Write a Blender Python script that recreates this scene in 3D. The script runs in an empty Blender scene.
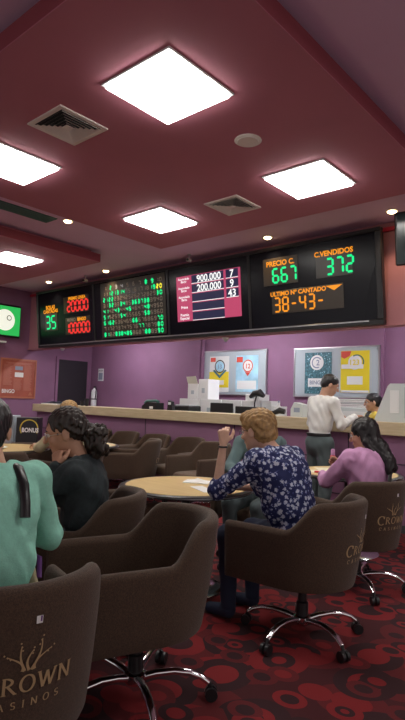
import bpy, math, random
import numpy as np
from mathutils import Vector, Matrix

C = bpy.context.scene.collection
SC = bpy.context.scene
PI = math.pi
random.seed(7)
rng = np.random.default_rng(7)

# ------------------------------------------------------------------ camera
def cam_matrix(p, r, y):
    cy, sy = math.cos(y), math.sin(y)
    cp, sp = math.cos(p), math.sin(p)
    cr, sr = math.cos(r), math.sin(r)
    Rz = Matrix(((cy, -sy, 0), (sy, cy, 0), (0, 0, 1)))
    Rx = Matrix(((1, 0, 0), (0, cp, -sp), (0, sp, cp)))
    Ry = Matrix(((cr, 0, sr), (0, 1, 0), (-sr, 0, cr)))
    return Rz @ Rx @ Ry
CM = cam_matrix(0.0742, -0.0324, 0.7167)
cam_data = bpy.data.cameras.new('camera')
cam = bpy.data.objects.new('camera', cam_data)
C.objects.link(cam)
right, fwd, up = CM.col[0], CM.col[1], CM.col[2]
cam.matrix_world = Matrix(((right.x, up.x, -fwd.x, 0), (right.y, up.y, -fwd.y, 0), (right.z, up.z, -fwd.z, 1.38), (0, 0, 0, 1)))
cam_data.sensor_fit = 'VERTICAL'
cam_data.sensor_height = 24.0
cam_data.lens = 24.0 * 538.98 / 720.0
cam_data.clip_start = 0.05
SC.camera = cam

# ------------------------------------------------------------------ world, exposure
w = bpy.data.worlds.new('world')
SC.world = w
w.use_nodes = True
w.node_tree.nodes['Background'].inputs[0].default_value = (0.82, 0.74, 0.72, 1)
w.node_tree.nodes['Background'].inputs[1].default_value = 0.70
SC.view_settings.view_transform = 'Standard'
SC.view_settings.look = 'None'
SC.view_settings.exposure = 0.0
SC.view_settings.gamma = 1.0
SC.view_settings.use_curve_mapping = False
PANEL_STRENGTH = 19.0
SPOT_POWER = 22.0
BOOTH_STRENGTH = 125.0

# ------------------------------------------------------------------ materials
def mat(name, col, rough=0.6, metal=0.0, emit=None, estr=0.0, noise=0.0, nscale=20.0, bump=0.0, bscale=200.0, sheen=0.0, coat=0.0):
    m = bpy.data.materials.new(name)
    m.use_nodes = True
    nt = m.node_tree
    b = nt.nodes['Principled BSDF']
    b.inputs['Base Color'].default_value = (*col, 1)
    b.inputs['Roughness'].default_value = rough
    b.inputs['Metallic'].default_value = metal
    if sheen:
        b.inputs['Sheen Weight'].default_value = sheen
        b.inputs['Sheen Roughness'].default_value = 0.5
    if coat:
        b.inputs['Coat Weight'].default_value = coat
    if emit:
        b.inputs['Emission Color'].default_value = (*emit, 1)
        b.inputs['Emission Strength'].default_value = estr
    if noise or bump:
        tc = nt.nodes.new('ShaderNodeTexCoord')
    if noise:
        n = nt.nodes.new('ShaderNodeTexNoise')
        n.inputs['Scale'].default_value = nscale
        n.inputs['Detail'].default_value = 5
        nt.links.new(tc.outputs['Object'], n.inputs['Vector'])
        mp = nt.nodes.new('ShaderNodeMapRange')
        mp.inputs['From Min'].default_value = 0.3
        mp.inputs['From Max'].default_value = 0.7
        mp.inputs['To Min'].default_value = 1 - noise
        mp.inputs['To Max'].default_value = 1 + noise
        nt.links.new(n.outputs['Fac'], mp.inputs['Value'])
        mx = nt.nodes.new('ShaderNodeVectorMath')
        mx.operation = 'SCALE'
        mx.inputs[0].default_value = col
        nt.links.new(mp.outputs[0], mx.inputs['Scale'])
        nt.links.new(mx.outputs[0], b.inputs['Base Color'])
    if bump:
        n2 = nt.nodes.new('ShaderNodeTexNoise')
        n2.inputs['Scale'].default_value = bscale
        nt.links.new(tc.outputs['Object'], n2.inputs['Vector'])
        bp = nt.nodes.new('ShaderNodeBump')
        bp.inputs['Strength'].default_value = bump
        bp.inputs['Distance'].default_value = 0.004
        nt.links.new(n2.outputs['Fac'], bp.inputs['Height'])
        nt.links.new(bp.outputs[0], b.inputs['Normal'])
    return m

def carpet_material():
    m = bpy.data.materials.new('carpet')
    m.use_nodes = True
    nt = m.node_tree
    N, Lk = nt.nodes, nt.links
    b = N['Principled BSDF']
    b.inputs['Roughness'].default_value = 0.95
    geo = N.new('ShaderNodeNewGeometry')
    def mapped(loc, sc, rot=0.0):
        mp = N.new('ShaderNodeMapping')
        mp.inputs['Location'].default_value = loc
        mp.inputs['Scale'].default_value = sc
        mp.inputs['Rotation'].default_value = (0, 0, rot)
        Lk.new(geo.outputs['Position'], mp.inputs['Vector'])
        return mp.outputs[0]
    def voro(vec, rnd):
        v = N.new('ShaderNodeTexVoronoi')
        v.voronoi_dimensions = '2D'
        v.inputs['Scale'].default_value = 1
        v.inputs['Randomness'].default_value = rnd
        Lk.new(vec, v.inputs['Vector'])
        return v
    def math_(op, a, bb):
        q = N.new('ShaderNodeMath')
        q.operation = op
        for i, s in enumerate((a, bb)):
            if isinstance(s, (int, float)):
                q.inputs[i].default_value = s
            else:
                Lk.new(s, q.inputs[i])
        return q.outputs[0]
    def mix(fac, a, bb):
        q = N.new('ShaderNodeMix')
        q.data_type = 'RGBA'
        Lk.new(fac, q.inputs[0])
        for i, s in ((6, a), (7, bb)):
            if isinstance(s, tuple):
                q.inputs[i].default_value = (*s, 1)
            else:
                Lk.new(s, q.inputs[i])
        return q.outputs[2]
    BR, MR, DK, BK = (0.205, 0.009, 0.012), (0.110, 0.007, 0.010), (0.055, 0.005, 0.008), (0.030, 0.006, 0.009)
    base = mix(math_('GREATER_THAN', voro(mapped((0, 0, 0), (1.5, 2.2, 1), 0.5), 1).outputs['Distance'], 0.45), MR, DK)
    col = base
    for (loc, sc, rot, rad) in (((3, 1, 0), (2.5, 3.0, 1), 0.4, 0.44), ((7.3, 2.2, 0), (2.6, 2.3, 1), 1.1, 0.40), ((1.7, 9.1, 0), (4.0, 4.8, 1), 2.0, 0.34)):
        v = voro(mapped(loc, sc, rot), 0.75)
        sep = N.new('ShaderNodeSeparateColor')
        Lk.new(v.outputs['Color'], sep.inputs[0])
        d, r1, r2 = v.outputs['Distance'], sep.outputs[0], sep.outputs[1]
        outer = mix(math_('GREATER_THAN', r1, 0.5), BR, BK)
        outer = mix(math_('GREATER_THAN', r2, 0.72), outer, MR)
        inner = mix(math_('GREATER_THAN', r1, 0.42), BK, BR)
        ring = mix(math_('LESS_THAN', d, rad * 0.55), outer, mix(math_('LESS_THAN', d, rad * 0.25), inner, outer))
        ring = mix(math_('MULTIPLY', math_('LESS_THAN', d, rad * 0.5), math_('GREATER_THAN', r2, 0.35)), ring, inner)
        col = mix(math_('LESS_THAN', d, rad), col, ring)
    nz = N.new('ShaderNodeTexNoise')
    nz.inputs['Scale'].default_value = 260
    Lk.new(geo.outputs['Position'], nz.inputs['Vector'])
    mr = N.new('ShaderNodeMapRange')
    mr.inputs['To Min'].default_value = 0.65
    mr.inputs['To Max'].default_value = 1.35
    Lk.new(nz.outputs['Fac'], mr.inputs['Value'])
    sc_ = N.new('ShaderNodeVectorMath')
    sc_.operation = 'SCALE'
    Lk.new(col, sc_.inputs[0])
    Lk.new(mr.outputs[0], sc_.inputs['Scale'])
    Lk.new(sc_.outputs[0], b.inputs['Base Color'])
    return m

def blouse_material():
    m = bpy.data.materials.new('flowered_blouse')
    m.use_nodes = True
    nt = m.node_tree
    N, Lk = nt.nodes, nt.links
    b = N['Principled BSDF']
    b.inputs['Roughness'].default_value = 0.8
    tc = N.new('ShaderNodeTexCoord')
    v = N.new('ShaderNodeTexVoronoi')
    v.inputs['Scale'].default_value = 34
    Lk.new(tc.outputs['Object'], v.inputs['Vector'])
    n = N.new('ShaderNodeTexNoise')
    n.inputs['Scale'].default_value = 105
    n.inputs['Detail'].default_value = 3
    Lk.new(tc.outputs['Object'], n.inputs['Vector'])
    a = N.new('ShaderNodeMath'); a.operation = 'MULTIPLY'; a.inputs[1].default_value = 1.0
    Lk.new(n.outputs['Fac'], a.inputs[0])
    s = N.new('ShaderNodeMath'); s.operation = 'ADD'
    Lk.new(a.outputs[0], s.inputs[0]); Lk.new(v.outputs['Distance'], s.inputs[1])
    cr = N.new('ShaderNodeValToRGB')
    cr.color_ramp.elements[0].position = 0.0
    cr.color_ramp.elements[0].color = (0.62, 0.66, 0.72, 1)
    e = cr.color_ramp.elements.new(0.82); e.color = (0.50, 0.54, 0.66, 1)
    e = cr.color_ramp.elements.new(0.93); e.color = (0.06, 0.09, 0.30, 1)
    cr.color_ramp.elements[-1].position = 1.0
    cr.color_ramp.elements[-1].color = (0.010, 0.016, 0.09, 1)
    Lk.new(s.outputs[0], cr.inputs[0])
    Lk.new(cr.outputs[0], b.inputs['Base Color'])
    return m

def wood_material(name, c1, c2):
    m = bpy.data.materials.new(name)
    m.use_nodes = True
    nt = m.node_tree
    N, Lk = nt.nodes, nt.links
    b = N['Principled BSDF']
    b.inputs['Roughness'].default_value = 0.38
    geo = N.new('ShaderNodeNewGeometry')
    mp = N.new('ShaderNodeMapping')
    mp.inputs['Scale'].default_value = (1.5, 14, 14)
    Lk.new(geo.outputs['Position'], mp.inputs[0])
    n = N.new('ShaderNodeTexNoise')
    n.inputs['Scale'].default_value = 3
    n.inputs['Detail'].default_value = 6
    Lk.new(mp.outputs[0], n.inputs['Vector'])
    cr = N.new('ShaderNodeValToRGB')
    cr.color_ramp.elements[0].position = 0.3
    cr.color_ramp.elements[0].color = (*c1, 1)
    cr.color_ramp.elements[1].position = 0.7
    cr.color_ramp.elements[1].color = (*c2, 1)
    Lk.new(n.outputs['Fac'], cr.inputs[0])
    Lk.new(cr.outputs[0], b.inputs['Base Color'])
    return m

M = {}
M['carpet'] = carpet_material()
M['blouse'] = blouse_material()
M['purple'] = mat('purple_wall_paint', (0.245, 0.115, 0.205), 0.75, noise=0.05, nscale=3)
M['soffit'] = mat('mauve_soffit_paint', (0.40, 0.17, 0.20), 0.75, noise=0.04, nscale=3)
M['slab'] = mat('wine_ceiling_paint', (0.45, 0.160, 0.215), 0.8, noise=0.04, nscale=2)
M['lip'] = mat('crimson_edge_paint', (0.26, 0.050, 0.068), 0.7)
M['mauve'] = mat('pale_mauve_ceiling_paint', (0.68, 0.47, 0.66), 0.85, noise=0.03, nscale=2)
M['redtrim'] = mat('red_trim_paint', (0.50, 0.02, 0.05), 0.5)
M['dark'] = mat('dark_door_paint', (0.018, 0.014, 0.020), 0.6)
M['base'] = mat('grey_skirting', (0.06, 0.065, 0.07), 0.6)
M['wood'] = wood_material('pale_counter_wood', (0.50, 0.40, 0.25), (0.60, 0.50, 0.33))
M['tablewood'] = wood_material('honey_table_laminate', (0.62, 0.44, 0.18), (0.70, 0.52, 0.24))
M['black'] = mat('black_plastic', (0.012, 0.012, 0.014), 0.35)
M['gloss'] = mat('glossy_black_panel', (0.005, 0.006, 0.010), 0.22)
M['gloss'].node_tree.nodes['Principled BSDF'].inputs['Specular IOR Level'].default_value = 0.25
M['dimglass'] = mat('smoked_display_glass', (0.045, 0.036, 0.026), 0.3)
M['chrome'] = mat('polished_chrome', (0.85, 0.86, 0.88), 0.13, 1.0)
M['steel'] = mat('brushed_steel', (0.55, 0.56, 0.58), 0.35, 1.0)
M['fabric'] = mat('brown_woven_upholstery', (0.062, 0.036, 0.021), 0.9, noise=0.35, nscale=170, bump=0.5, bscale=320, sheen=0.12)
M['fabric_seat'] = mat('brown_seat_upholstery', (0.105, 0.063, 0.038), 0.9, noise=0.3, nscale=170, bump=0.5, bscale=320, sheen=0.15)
M['gold'] = mat('dull_gold_thread', (0.42, 0.30, 0.16), 0.55)
M['white'] = mat('white_paint', (0.72, 0.74, 0.74), 0.5)
M['vent'] = mat('off_white_vent_metal', (0.80, 0.76, 0.70), 0.6)
M['ventdark'] = mat('vent_gap_shade', (0.03, 0.05, 0.055), 0.7)  # near-black backing colour stands in for the shade behind the slats
M['grille'] = mat('green_grey_grille', (0.07, 0.18, 0.15), 0.6)
M['paper'] = mat('white_paper', (0.80, 0.81, 0.80), 0.7)
M['cream'] = mat('cream_paper', (0.80, 0.74, 0.55), 0.7)
M['card'] = mat('pale_cardboard', (0.62, 0.60, 0.50), 0.8)
M['greybd'] = mat('grey_notice_board', (0.42, 0.48, 0.52), 0.6)
M['greypl'] = mat('pale_grey_plastic', (0.55, 0.60, 0.60), 0.4)
M['panel'] = mat('lit_diffuser', (0.9, 0.9, 0.9), 0.5, emit=(1.0, 0.97, 0.92), estr=PANEL_STRENGTH)
M['booth'] = mat('booth_fill_glow', (0.9, 0.9, 0.9), 0.5, emit=(0.93, 0.97, 1.0), estr=BOOTH_STRENGTH)  # glow of the added battens that brighten the booth
M['bulb'] = mat('warm_bulb', (0.9, 0.8, 0.6), 0.5, emit=(1.0, 0.74, 0.36), estr=16)
M['green'] = mat('green_led', (0, 0.05, 0.02), 0.5, emit=(0.0, 1.0, 0.30), estr=1.0)
M['red'] = mat('red_led', (0.05, 0, 0), 0.5, emit=(1.0, 0.035, 0.03), estr=0.95)
M['orange'] = mat('orange_led', (0.05, 0.02, 0), 0.5, emit=(1.0, 0.33, 0.01), estr=1.0)
M['yellow'] = mat('yellow_led', (0.05, 0.05, 0), 0.5, emit=(1.0, 0.85, 0.05), estr=1.1)
M['unlit'] = mat('unlit_led', (0.42, 0.36, 0.28), 0.6)
M['paleled'] = mat('pale_led', (0.3, 0.3, 0.3), 0.6, emit=(0.8, 0.8, 0.8), estr=0.35)
M['scrpink'] = mat('pink_screen', (0.1, 0.02, 0.04), 0.4, emit=(0.52, 0.055, 0.14), estr=0.9)
M['scrblue'] = mat('dark_blue_screen', (0.01, 0.01, 0.03), 0.4, emit=(0.012, 0.012, 0.05), estr=0.8)
M['scrwhite'] = mat('white_screen', (0.2, 0.2, 0.2), 0.4, emit=(1, 1, 1), estr=1.0)
M['tvgreen'] = mat('green_screen', (0.01, 0.1, 0.02), 0.3, emit=(0.03, 0.50, 0.10), estr=0.9)
M['tvwhite'] = mat('cream_screen', (0.2, 0.2, 0.2), 0.3, emit=(0.95, 0.95, 0.80), estr=0.9)
M['tvdark'] = mat('switched_off_screen', (0.03, 0.05, 0.05), 0.12)
M['skin'] = mat('tan_skin', (0.52, 0.29, 0.19), 0.55, noise=0.06, nscale=25)
M['skin_fair'] = mat('fair_skin', (0.64, 0.39, 0.28), 0.55, noise=0.06, nscale=25)
M['mint'] = mat('mint_knit', (0.30, 0.68, 0.54), 0.9, noise=0.06, nscale=60, bump=0.3)
M['charcoal'] = mat('charcoal_knit', (0.020, 0.030, 0.034), 0.85, noise=0.25, nscale=50, bump=0.3)
M['pinkcloth'] = mat('pink_cotton', (0.62, 0.32, 0.55), 0.8, noise=0.06, nscale=30)
M['whitecloth'] = mat('white_cotton', (0.74, 0.75, 0.73), 0.75)
M['slate'] = mat('slate_trousers', (0.075, 0.10, 0.105), 0.8)
M['navy'] = mat('navy_trousers', (0.012, 0.018, 0.045), 0.85)
M['greyjacket'] = mat('grey_green_jacket', (0.10, 0.16, 0.165), 0.85)
M['beige'] = mat('beige_knit', (0.48, 0.42, 0.26), 0.9)
M['uniform'] = mat('mustard_uniform', (0.62, 0.46, 0.06), 0.75)
M['hairblack'] = mat('black_hair', (0.010, 0.009, 0.010), 0.38, noise=0.4, nscale=60)
M['hairbrown'] = mat('dark_brown_hair', (0.022, 0.014, 0.010), 0.42, noise=0.5, nscale=60)
M['hairblond'] = mat('dark_blond_hair', (0.34, 0.20, 0.075), 0.5, noise=0.35, nscale=45)
M['eyewhite'] = mat('eye_white', (0.7, 0.68, 0.65), 0.2)
M['iris'] = mat('dark_iris', (0.02, 0.012, 0.01), 0.2)
M['lip_'] = mat('lips', (0.42, 0.12, 0.11), 0.5)
M['postred'] = mat('terracotta_poster', (0.36, 0.085, 0.050), 0.5, noise=0.1, nscale=8)
M['postframe'] = mat('copper_poster_frame', (0.45, 0.16, 0.09), 0.4)
M['posttext'] = mat('poster_print', (0.50, 0.20, 0.15), 0.6)
M['yellowp'] = mat('yellow_print', (0.82, 0.66, 0.02), 0.5)
M['tealp'] = mat('teal_print', (0.05, 0.16, 0.20), 0.5, noise=0.6, nscale=30)
M['skyp'] = mat('sky_blue_print', (0.38, 0.66, 0.80), 0.5, noise=0.2, nscale=6)
M['redp'] = mat('red_print', (0.70, 0.08, 0.05), 0.5)
M['food'] = mat('orange_snack', (0.70, 0.33, 0.04), 0.7, noise=0.4, nscale=50)
M['daub'] = mat('red_dauber_plastic', (0.75, 0.06, 0.09), 0.35)
M['violet'] = mat('violet_strap', (0.14, 0.04, 0.22), 0.6)
M['bluegrey'] = mat('blue_grey_print', (0.25, 0.30, 0.40), 0.6)

# ------------------------------------------------------------------ mesh helpers
class MB:
    def __init__(s):
        s.v, s.f = [], []
    def add(s, vs, fs):
        o = len(s.v)
        s.v += [tuple(q) for q in vs]
        s.f += [tuple(i + o for i in f) for f in fs]
        return s
    def box(s, x0, x1, y0, y1, z0, z1, bev=0.0):
        if x1 < x0: x0, x1 = x1, x0
        if y1 < y0: y0, y1 = y1, y0
        if z1 < z0: z0, z1 = z1, z0
        b = min(bev, (x1 - x0) / 2.01, (y1 - y0) / 2.01, (z1 - z0) / 2.01)
        if b <= 0:
            vs = [(x, y, z) for x in (x0, x1) for y in (y0, y1) for z in (z0, z1)]
            fs = [(0, 1, 3, 2), (4, 6, 7, 5), (0, 4, 5, 1), (2, 3, 7, 6), (0, 2, 6, 4), (1, 5, 7, 3)]
            return s.add(vs, fs)
        # chamfered box: rings of eight corners
        def ring(z, i):
            return [(x0 + b - i, y0 + 0 + (b - i), z), (x1 - b + i, y0 + (b - i), z), (x1 - (b - i), y0 + b - i, z), (x1 - (b - i), y1 - b + i, z),
                    (x1 - b + i, y1 - (b - i), z), (x0 + b - i, y1 - (b - i), z), (x0 + (b - i), y1 - b + i, z), (x0 + (b - i), y0 + b - i, z)]
        def oct_(z, ins):
            e = ins
            return [(x0 + b + 0, y0 + e, z), (x1 - b, y0 + e, z), (x1 - e, y0 + b, z), (x1 - e, y1 - b, z),
                    (x1 - b, y1 - e, z), (x0 + b, y1 - e, z), (x0 + e, y1 - b, z), (x0 + e, y0 + b, z)]
        rings = [oct_(z0, b * 0.9), oct_(z0 + b, 0), oct_(z1 - b, 0), oct_(z1, b * 0.9)]
        vs = [p for r in rings for p in r]
        fs = [tuple(range(7, -1, -1)), tuple(range(24, 32))]
        for k in range(3):
            for i in range(8):
                j = (i + 1) % 8
                fs.append((k * 8 + i, k * 8 + j, k * 8 + 8 + j, k * 8 + 8 + i))
        return s.add(vs, fs)
    def lathe(s, prof, cx=0, cy=0, n=28, axis='z'):
        vs, fs = [], []
        for (r, z) in prof:
            for i in range(n):
                a = 2 * PI * i / n
                vs.append((cx + r * math.cos(a), cy + r * math.sin(a), z))
        for k in range(len(prof) - 1):
            for i in range(n):
                j = (i + 1) % n
                fs.append((k * n + i, k * n + j, (k + 1) * n + j, (k + 1) * n + i))
        fs.append(tuple(range(n - 1, -1, -1)))
        fs.append(tuple((len(prof) - 1) * n + i for i in range(n)))
        return s.add(vs, fs)
    def tube(s, pts, rad, n=10, flat=1.0):
        pts = [Vector(p) for p in pts]
        rads = rad if isinstance(rad, (list, tuple)) else [rad] * len(pts)
        vs, fs = [], []
        prev = None
        for i, p in enumerate(pts):
            t = (pts[min(i + 1, len(pts) - 1)] - pts[max(i - 1, 0)]).normalized()
            if prev is None:
                ref = Vector((0, 0, 1)) if abs(t.z) < 0.9 else Vector((1, 0, 0))
                u = t.cross(ref).normalized()
            else:
                u = (prev - t * prev.dot(t)).normalized()
            prev = u
            v = t.cross(u)
            for k in range(n):
                a = 2 * PI * k / n
                vs.append(p + u * (rads[i] * math.cos(a)) + v * (rads[i] * flat * math.sin(a)))
        for i in range(len(pts) - 1):
            for k in range(n):
                j = (k + 1) % n
                fs.append((i * n + k, i * n + j, (i + 1) * n + j, (i + 1) * n + k))
        fs.append(tuple(range(n - 1, -1, -1)))
        fs.append(tuple((len(pts) - 1) * n + k for k in range(n)))
        return s.add(vs, fs)
    def ball(s, c, r, n=12, m=8):
        rx, ry, rz = r if isinstance(r, (list, tuple)) else (r, r, r)
        vs, fs = [(c[0], c[1], c[2] - rz)], []
        for k in range(1, m):
            ph = -PI / 2 + PI * k / m
            for i in range(n):
                a = 2 * PI * i / n
                vs.append((c[0] + rx * math.cos(ph) * math.cos(a), c[1] + ry * math.cos(ph) * math.sin(a), c[2] + rz * math.sin(ph)))
        vs.append((c[0], c[1], c[2] + rz))
        for i in range(n):
            fs.append((0, 1 + (i + 1) % n, 1 + i))
            fs.append((len(vs) - 1, 1 + (m - 2) * n + i, 1 + (m - 2) * n + (i + 1) % n))
        for k in range(m - 2):
            for i in range(n):
                j = (i + 1) % n
                fs.append((1 + k * n + i, 1 + k * n + j, 1 + (k + 1) * n + j, 1 + (k + 1) * n + i))
        return s.add(vs, fs)
    def prism(s, poly, y0, y1):
        # polygon in the x-z plane, extruded along y
        n = len(poly)
        vs = [(x, y0, z) for x, z in poly] + [(x, y1, z) for x, z in poly]
        fs = [tuple(range(n)), tuple(range(2 * n - 1, n - 1, -1))]
        for i in range(n):
            j = (i + 1) % n
            fs.append((i, i + n, j + n, j))
        return s.add(vs, fs)
    def obj(s, name, m, parent=None, smooth=False, loc=None):
        me = bpy.data.meshes.new(name)
        me.from_pydata(s.v, [], s.f)
        import bmesh
        bm = bmesh.new(); bm.from_mesh(me)
        bmesh.ops.recalc_face_normals(bm, faces=bm.faces)
        bm.to_mesh(me); bm.free()
        me.materials.append(m)
        if smooth:
            me.polygons.foreach_set('use_smooth', [True] * len(me.polygons))
            try:
                me.set_sharp_from_angle(angle=math.radians(42))
            except Exception:
                pass
        o = bpy.data.objects.new(name, me)
        C.objects.link(o)
        if parent: o.parent = parent
        if loc: o.location = loc
        return o

def tag(o, label, cat, group=None, kind=None):
    o['label'] = label
    o['category'] = cat
    if group: o['group'] = group
    if kind: o['kind'] = kind
    return o
def thing(name, label, cat, loc=(0, 0, 0), rz=0.0, group=None):
    o = bpy.data.objects.new(name, None)
    o.empty_display_size = 0.1
    C.objects.link(o)
    o.location = loc
    o.rotation_euler = (0, 0, rz)
    return tag(o, label, cat, group)
def struct(o):
    o['kind'] = 'structure'
    return o
def dup(root, loc, rz, label, group=None):
    r = root.copy(); C.objects.link(r)
    r.location = loc; r.rotation_euler = (0, 0, rz); r['label'] = label
    if group: r['group'] = group
    for ch in [c for c in bpy.data.objects if c.parent == root]:
        c = ch.copy(); C.objects.link(c); c.parent = r
        for g in [q for q in bpy.data.objects if q.parent == ch]:
            d = g.copy(); C.objects.link(d); d.parent = c
    return r
def face_rz(dx, dy):
    return math.atan2(-dx, dy)

# seven-segment glyphs in the x-z plane
SEG = {'0': 'abcdef', '1': 'bc', '2': 'abged', '3': 'abgcd', '4': 'fgbc', '5': 'afgcd', '6': 'afgedc', '7': 'abc', '8': 'abcdefg', '9': 'abcdfg', '-': 'g'}
def seg_digit(mb, ch, x, z, wd, ht, t, y=0.0, dy=0.004):
    s = t / 2
    P = {'a': ((x + s, z + ht), (x + wd - s, z + ht)), 'd': ((x + s, z), (x + wd - s, z)), 'g': ((x + s, z + ht / 2), (x + wd - s, z + ht / 2)),
         'f': ((x, z + ht / 2 + s), (x, z + ht - s)), 'b': ((x + wd, z + ht / 2 + s), (x + wd, z + ht - s)),
         'e': ((x, z + s), (x, z + ht / 2 - s)), 'c': ((x + wd, z + s), (x + wd, z + ht / 2 - s))}
    for k in SEG.get(ch, ''):
        (x0, z0), (x1, z1) = P[k]
        if z0 == z1:
            mb.prism([(x0 - s * .6, z0), (x0 + s * .2, z0 + s), (x1 - s * .2, z0 + s), (x1 + s * .6, z0), (x1 - s * .2, z0 - s), (x0 + s * .2, z0 - s)], y, y - dy)
        else:
            mb.prism([(x0, z0 - s * .6), (x0 + s, z0 + s * .2), (x0 + s, z1 - s * .2), (x0, z1 + s * .6), (x0 - s, z1 - s * .2), (x0 - s, z0 + s * .2)], y, y - dy)
def seg_text(mb, txt, x, z, wd, ht, gap, t, y=0.0):
    for ch in txt:
        seg_digit(mb, ch, x, z, wd, ht, t, y)
        x += wd + gap

def text_mb(body, size, bold=0.0, align='CENTER', sx=1.0):
    cu = bpy.data.curves.new('t', 'FONT')
    cu.body = body; cu.size = size; cu.align_x = align; cu.offset = bold; cu.resolution_u = 3
    cu.space_line = 0.85
    o = bpy.data.objects.new('t', cu)
    C.objects.link(o)
    dg = bpy.context.evaluated_depsgraph_get()
    me = bpy.data.meshes.new_from_object(o.evaluated_get(dg))
    vs = [(v.co.x * sx, v.co.y) for v in me.vertices]
    fs = [tuple(p.vertices) for p in me.polygons]
    bpy.data.objects.remove(o); bpy.data.curves.remove(cu); bpy.data.meshes.remove(me)
    return vs, fs
def text(name, body, size, m, parent, x, y, z, bold=0.0, align='CENTER', sx=1.0, tf=None):
    """flat lettering facing -y at (x, y, z)"""
    vs, fs = text_mb(body, size, bold, align, sx)
    mb = MB()
    if tf is None:
        mb.add([(x + a, y, z + b) for a, b in vs], fs)
    else:
        mb.add([tf(a, b) for a, b in vs], fs)
    me = bpy.data.meshes.new(name)
    me.from_pydata(mb.v, [], mb.f)
    me.materials.append(m)
    o = bpy.data.objects.new(name, me)
    C.objects.link(o)
    if parent: o.parent = parent
    return o

# ------------------------------------------------------------------ room shell
ZS, ZC = 3.43, 3.61
struct(MB().box(-10.7, 4.0, -4.0, 8.4, -0.08, 0.0).obj('floor', M['carpet']))
struct(MB().box(-10.7, 4.0, -4.0, 6.45, ZC, ZC + 0.1).obj('ceiling', M['mauve']))
struct(MB().box(-10.7, 4.0, 6.45, 8.2, 2.75, 2.83).obj('ceiling', M['purple']))
struct(MB().box(-10.7, -10.5, -4.0, 8.2, 0, ZC).obj('wall_left', M['purple']))
struct(MB().box(-10.5, -7.52, 8.0, 8.2, 0, 2.75).obj('wall_back', M['purple']))
struct(MB().box(-7.52, -6.98, 7.93, 8.2, 0, 2.75).obj('trim_3', M['purple']))
struct(MB().tube([(-6.92, 7.96, 0), (-6.92, 7.96, 2.75)], 0.035, 12).obj('trim_4', M['purple'], smooth=True))
struct(MB().box(-6.98, -3.30, 8.0, 8.2, 0, 2.75).obj('wall_back', M['purple']))
struct(MB().box(-3.30, 4.0, 8.06, 8.2, 0, 2.75).obj('wall_back', M['purple']))
struct(MB().box(-10.5, 4.0, 6.30, 6.45, 2.34, ZC).obj('wall_soffit', M['soffit']))
struct(MB().box(-10.5, 4.0, 6.262, 6.30, 3.50, 3.545).obj('trim_1', M['redtrim']))
struct(MB().box(-10.5, 4.0, 6.27, 6.30, 2.34, 2.362).obj('trim_2', M['soffit']))
# dark doorway in the left wall behind the counter
d = struct(MB().box(-10.5, -10.47, 7.06, 7.86, 0, 2.20).obj('door_1', M['dark']))
mb = MB(); mb.box(-10.5, -10.455, 7.0, 7.06, 0, 2.26); mb.box(-10.5, -10.455, 7.86, 7.92, 0, 2.26); mb.box(-10.5, -10.455, 7.06, 7.86, 2.20, 2.26)
mb.obj('door_frame', M['purple'], d)
MB().ball((-10.44, 7.15, 1.05), 0.03).obj('door_handle', M['steel'], d, smooth=True)
struct(MB().box(-10.5, -10.485, -4.0, 7.0, 0, 0.1).obj('baseboard_left', M['base']))

def slab(x0, x1, y0, y1):
    struct(MB().box(x0, x1, y0, y1, ZS, ZS + 0.006).obj('ceiling', M['slab']))
    mb = MB()
    z0, z1, i = ZS + 0.006, ZS + 0.125, 0.0
    mb.box(x0, x1, y0, y1, z0, z1)
    struct(mb.obj('ceiling', M['lip']))
    struct(MB().box(x0 + .1, x1 - .1, y0 + .1, y1 - .1, z1, ZC).obj('ceiling', M['slab']))
SLABS = [(-5.245, -1.562, 1.50, 5.073), (-10.49, -6.545, 1.50, 5.06), (-5.245, -1.562, -2.4, 0.25), (-0.3, 3.4, 1.50, 5.07), (-0.3, 3.4, -2.4, 0.25)]
for s_ in SLABS:
    slab(*s_)

# ------------------------------------------------------------------ ceiling fixtures
def make_ceiling_light():
    t = thing('ceiling_light', '', 'ceiling light', group='lit square ceiling panels')
    s = 0.298
    mb = MB()
    for a, b, c, d_ in ((-s - .012, s + .012, -s - .012, -s + .006), (-s - .012, s + .012, s - .006, s + .012), (-s - .012, -s + .006, -s + .006, s - .006), (s - .006, s + .012, -s + .006, s - .006)):
        mb.box(a, b, c, d_, -0.014, -0.001)
    mb.obj('frame', M['white'], t)
    MB().box(-s + .006, s - .006, -s + .006, s - .006, -0.034, -0.001, .006).obj('diffuser', M['panel'], t)
    return t
LIGHTS = [((-2.466, 2.398), 'largest bright square ceiling panel, nearest the camera at the top centre'),
          ((-2.459, 4.230), 'bright square ceiling panel right of the round speaker'),
          ((-4.396, 2.372), 'bright square ceiling panel cut by the left picture edge beside the big vent'),
          ((-4.378, 4.216), 'bright square ceiling panel near the slab corner, left of the far vent'),
          ((-7.46, 4.16), 'small bright ceiling panel in the separate slab at far left'),
          ((-9.3, 4.16), 'ceiling panel deepest in the far left slab, outside the picture'),
          ((-7.46, 2.38), 'ceiling panel of the left slab, outside the picture'),
          ((0.6, 2.4), 'ceiling panel right of the camera, outside the picture'),
          ((0.6, 4.2), 'ceiling panel right of the counter queue, outside the picture')]
cl = make_ceiling_light()
for i, ((x, y), lab) in enumerate(LIGHTS):
    if i == 0:
        cl.location = (x, y, ZS); cl['label'] = lab
    else:
        dup(cl, (x, y, ZS), 0, lab)

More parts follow.
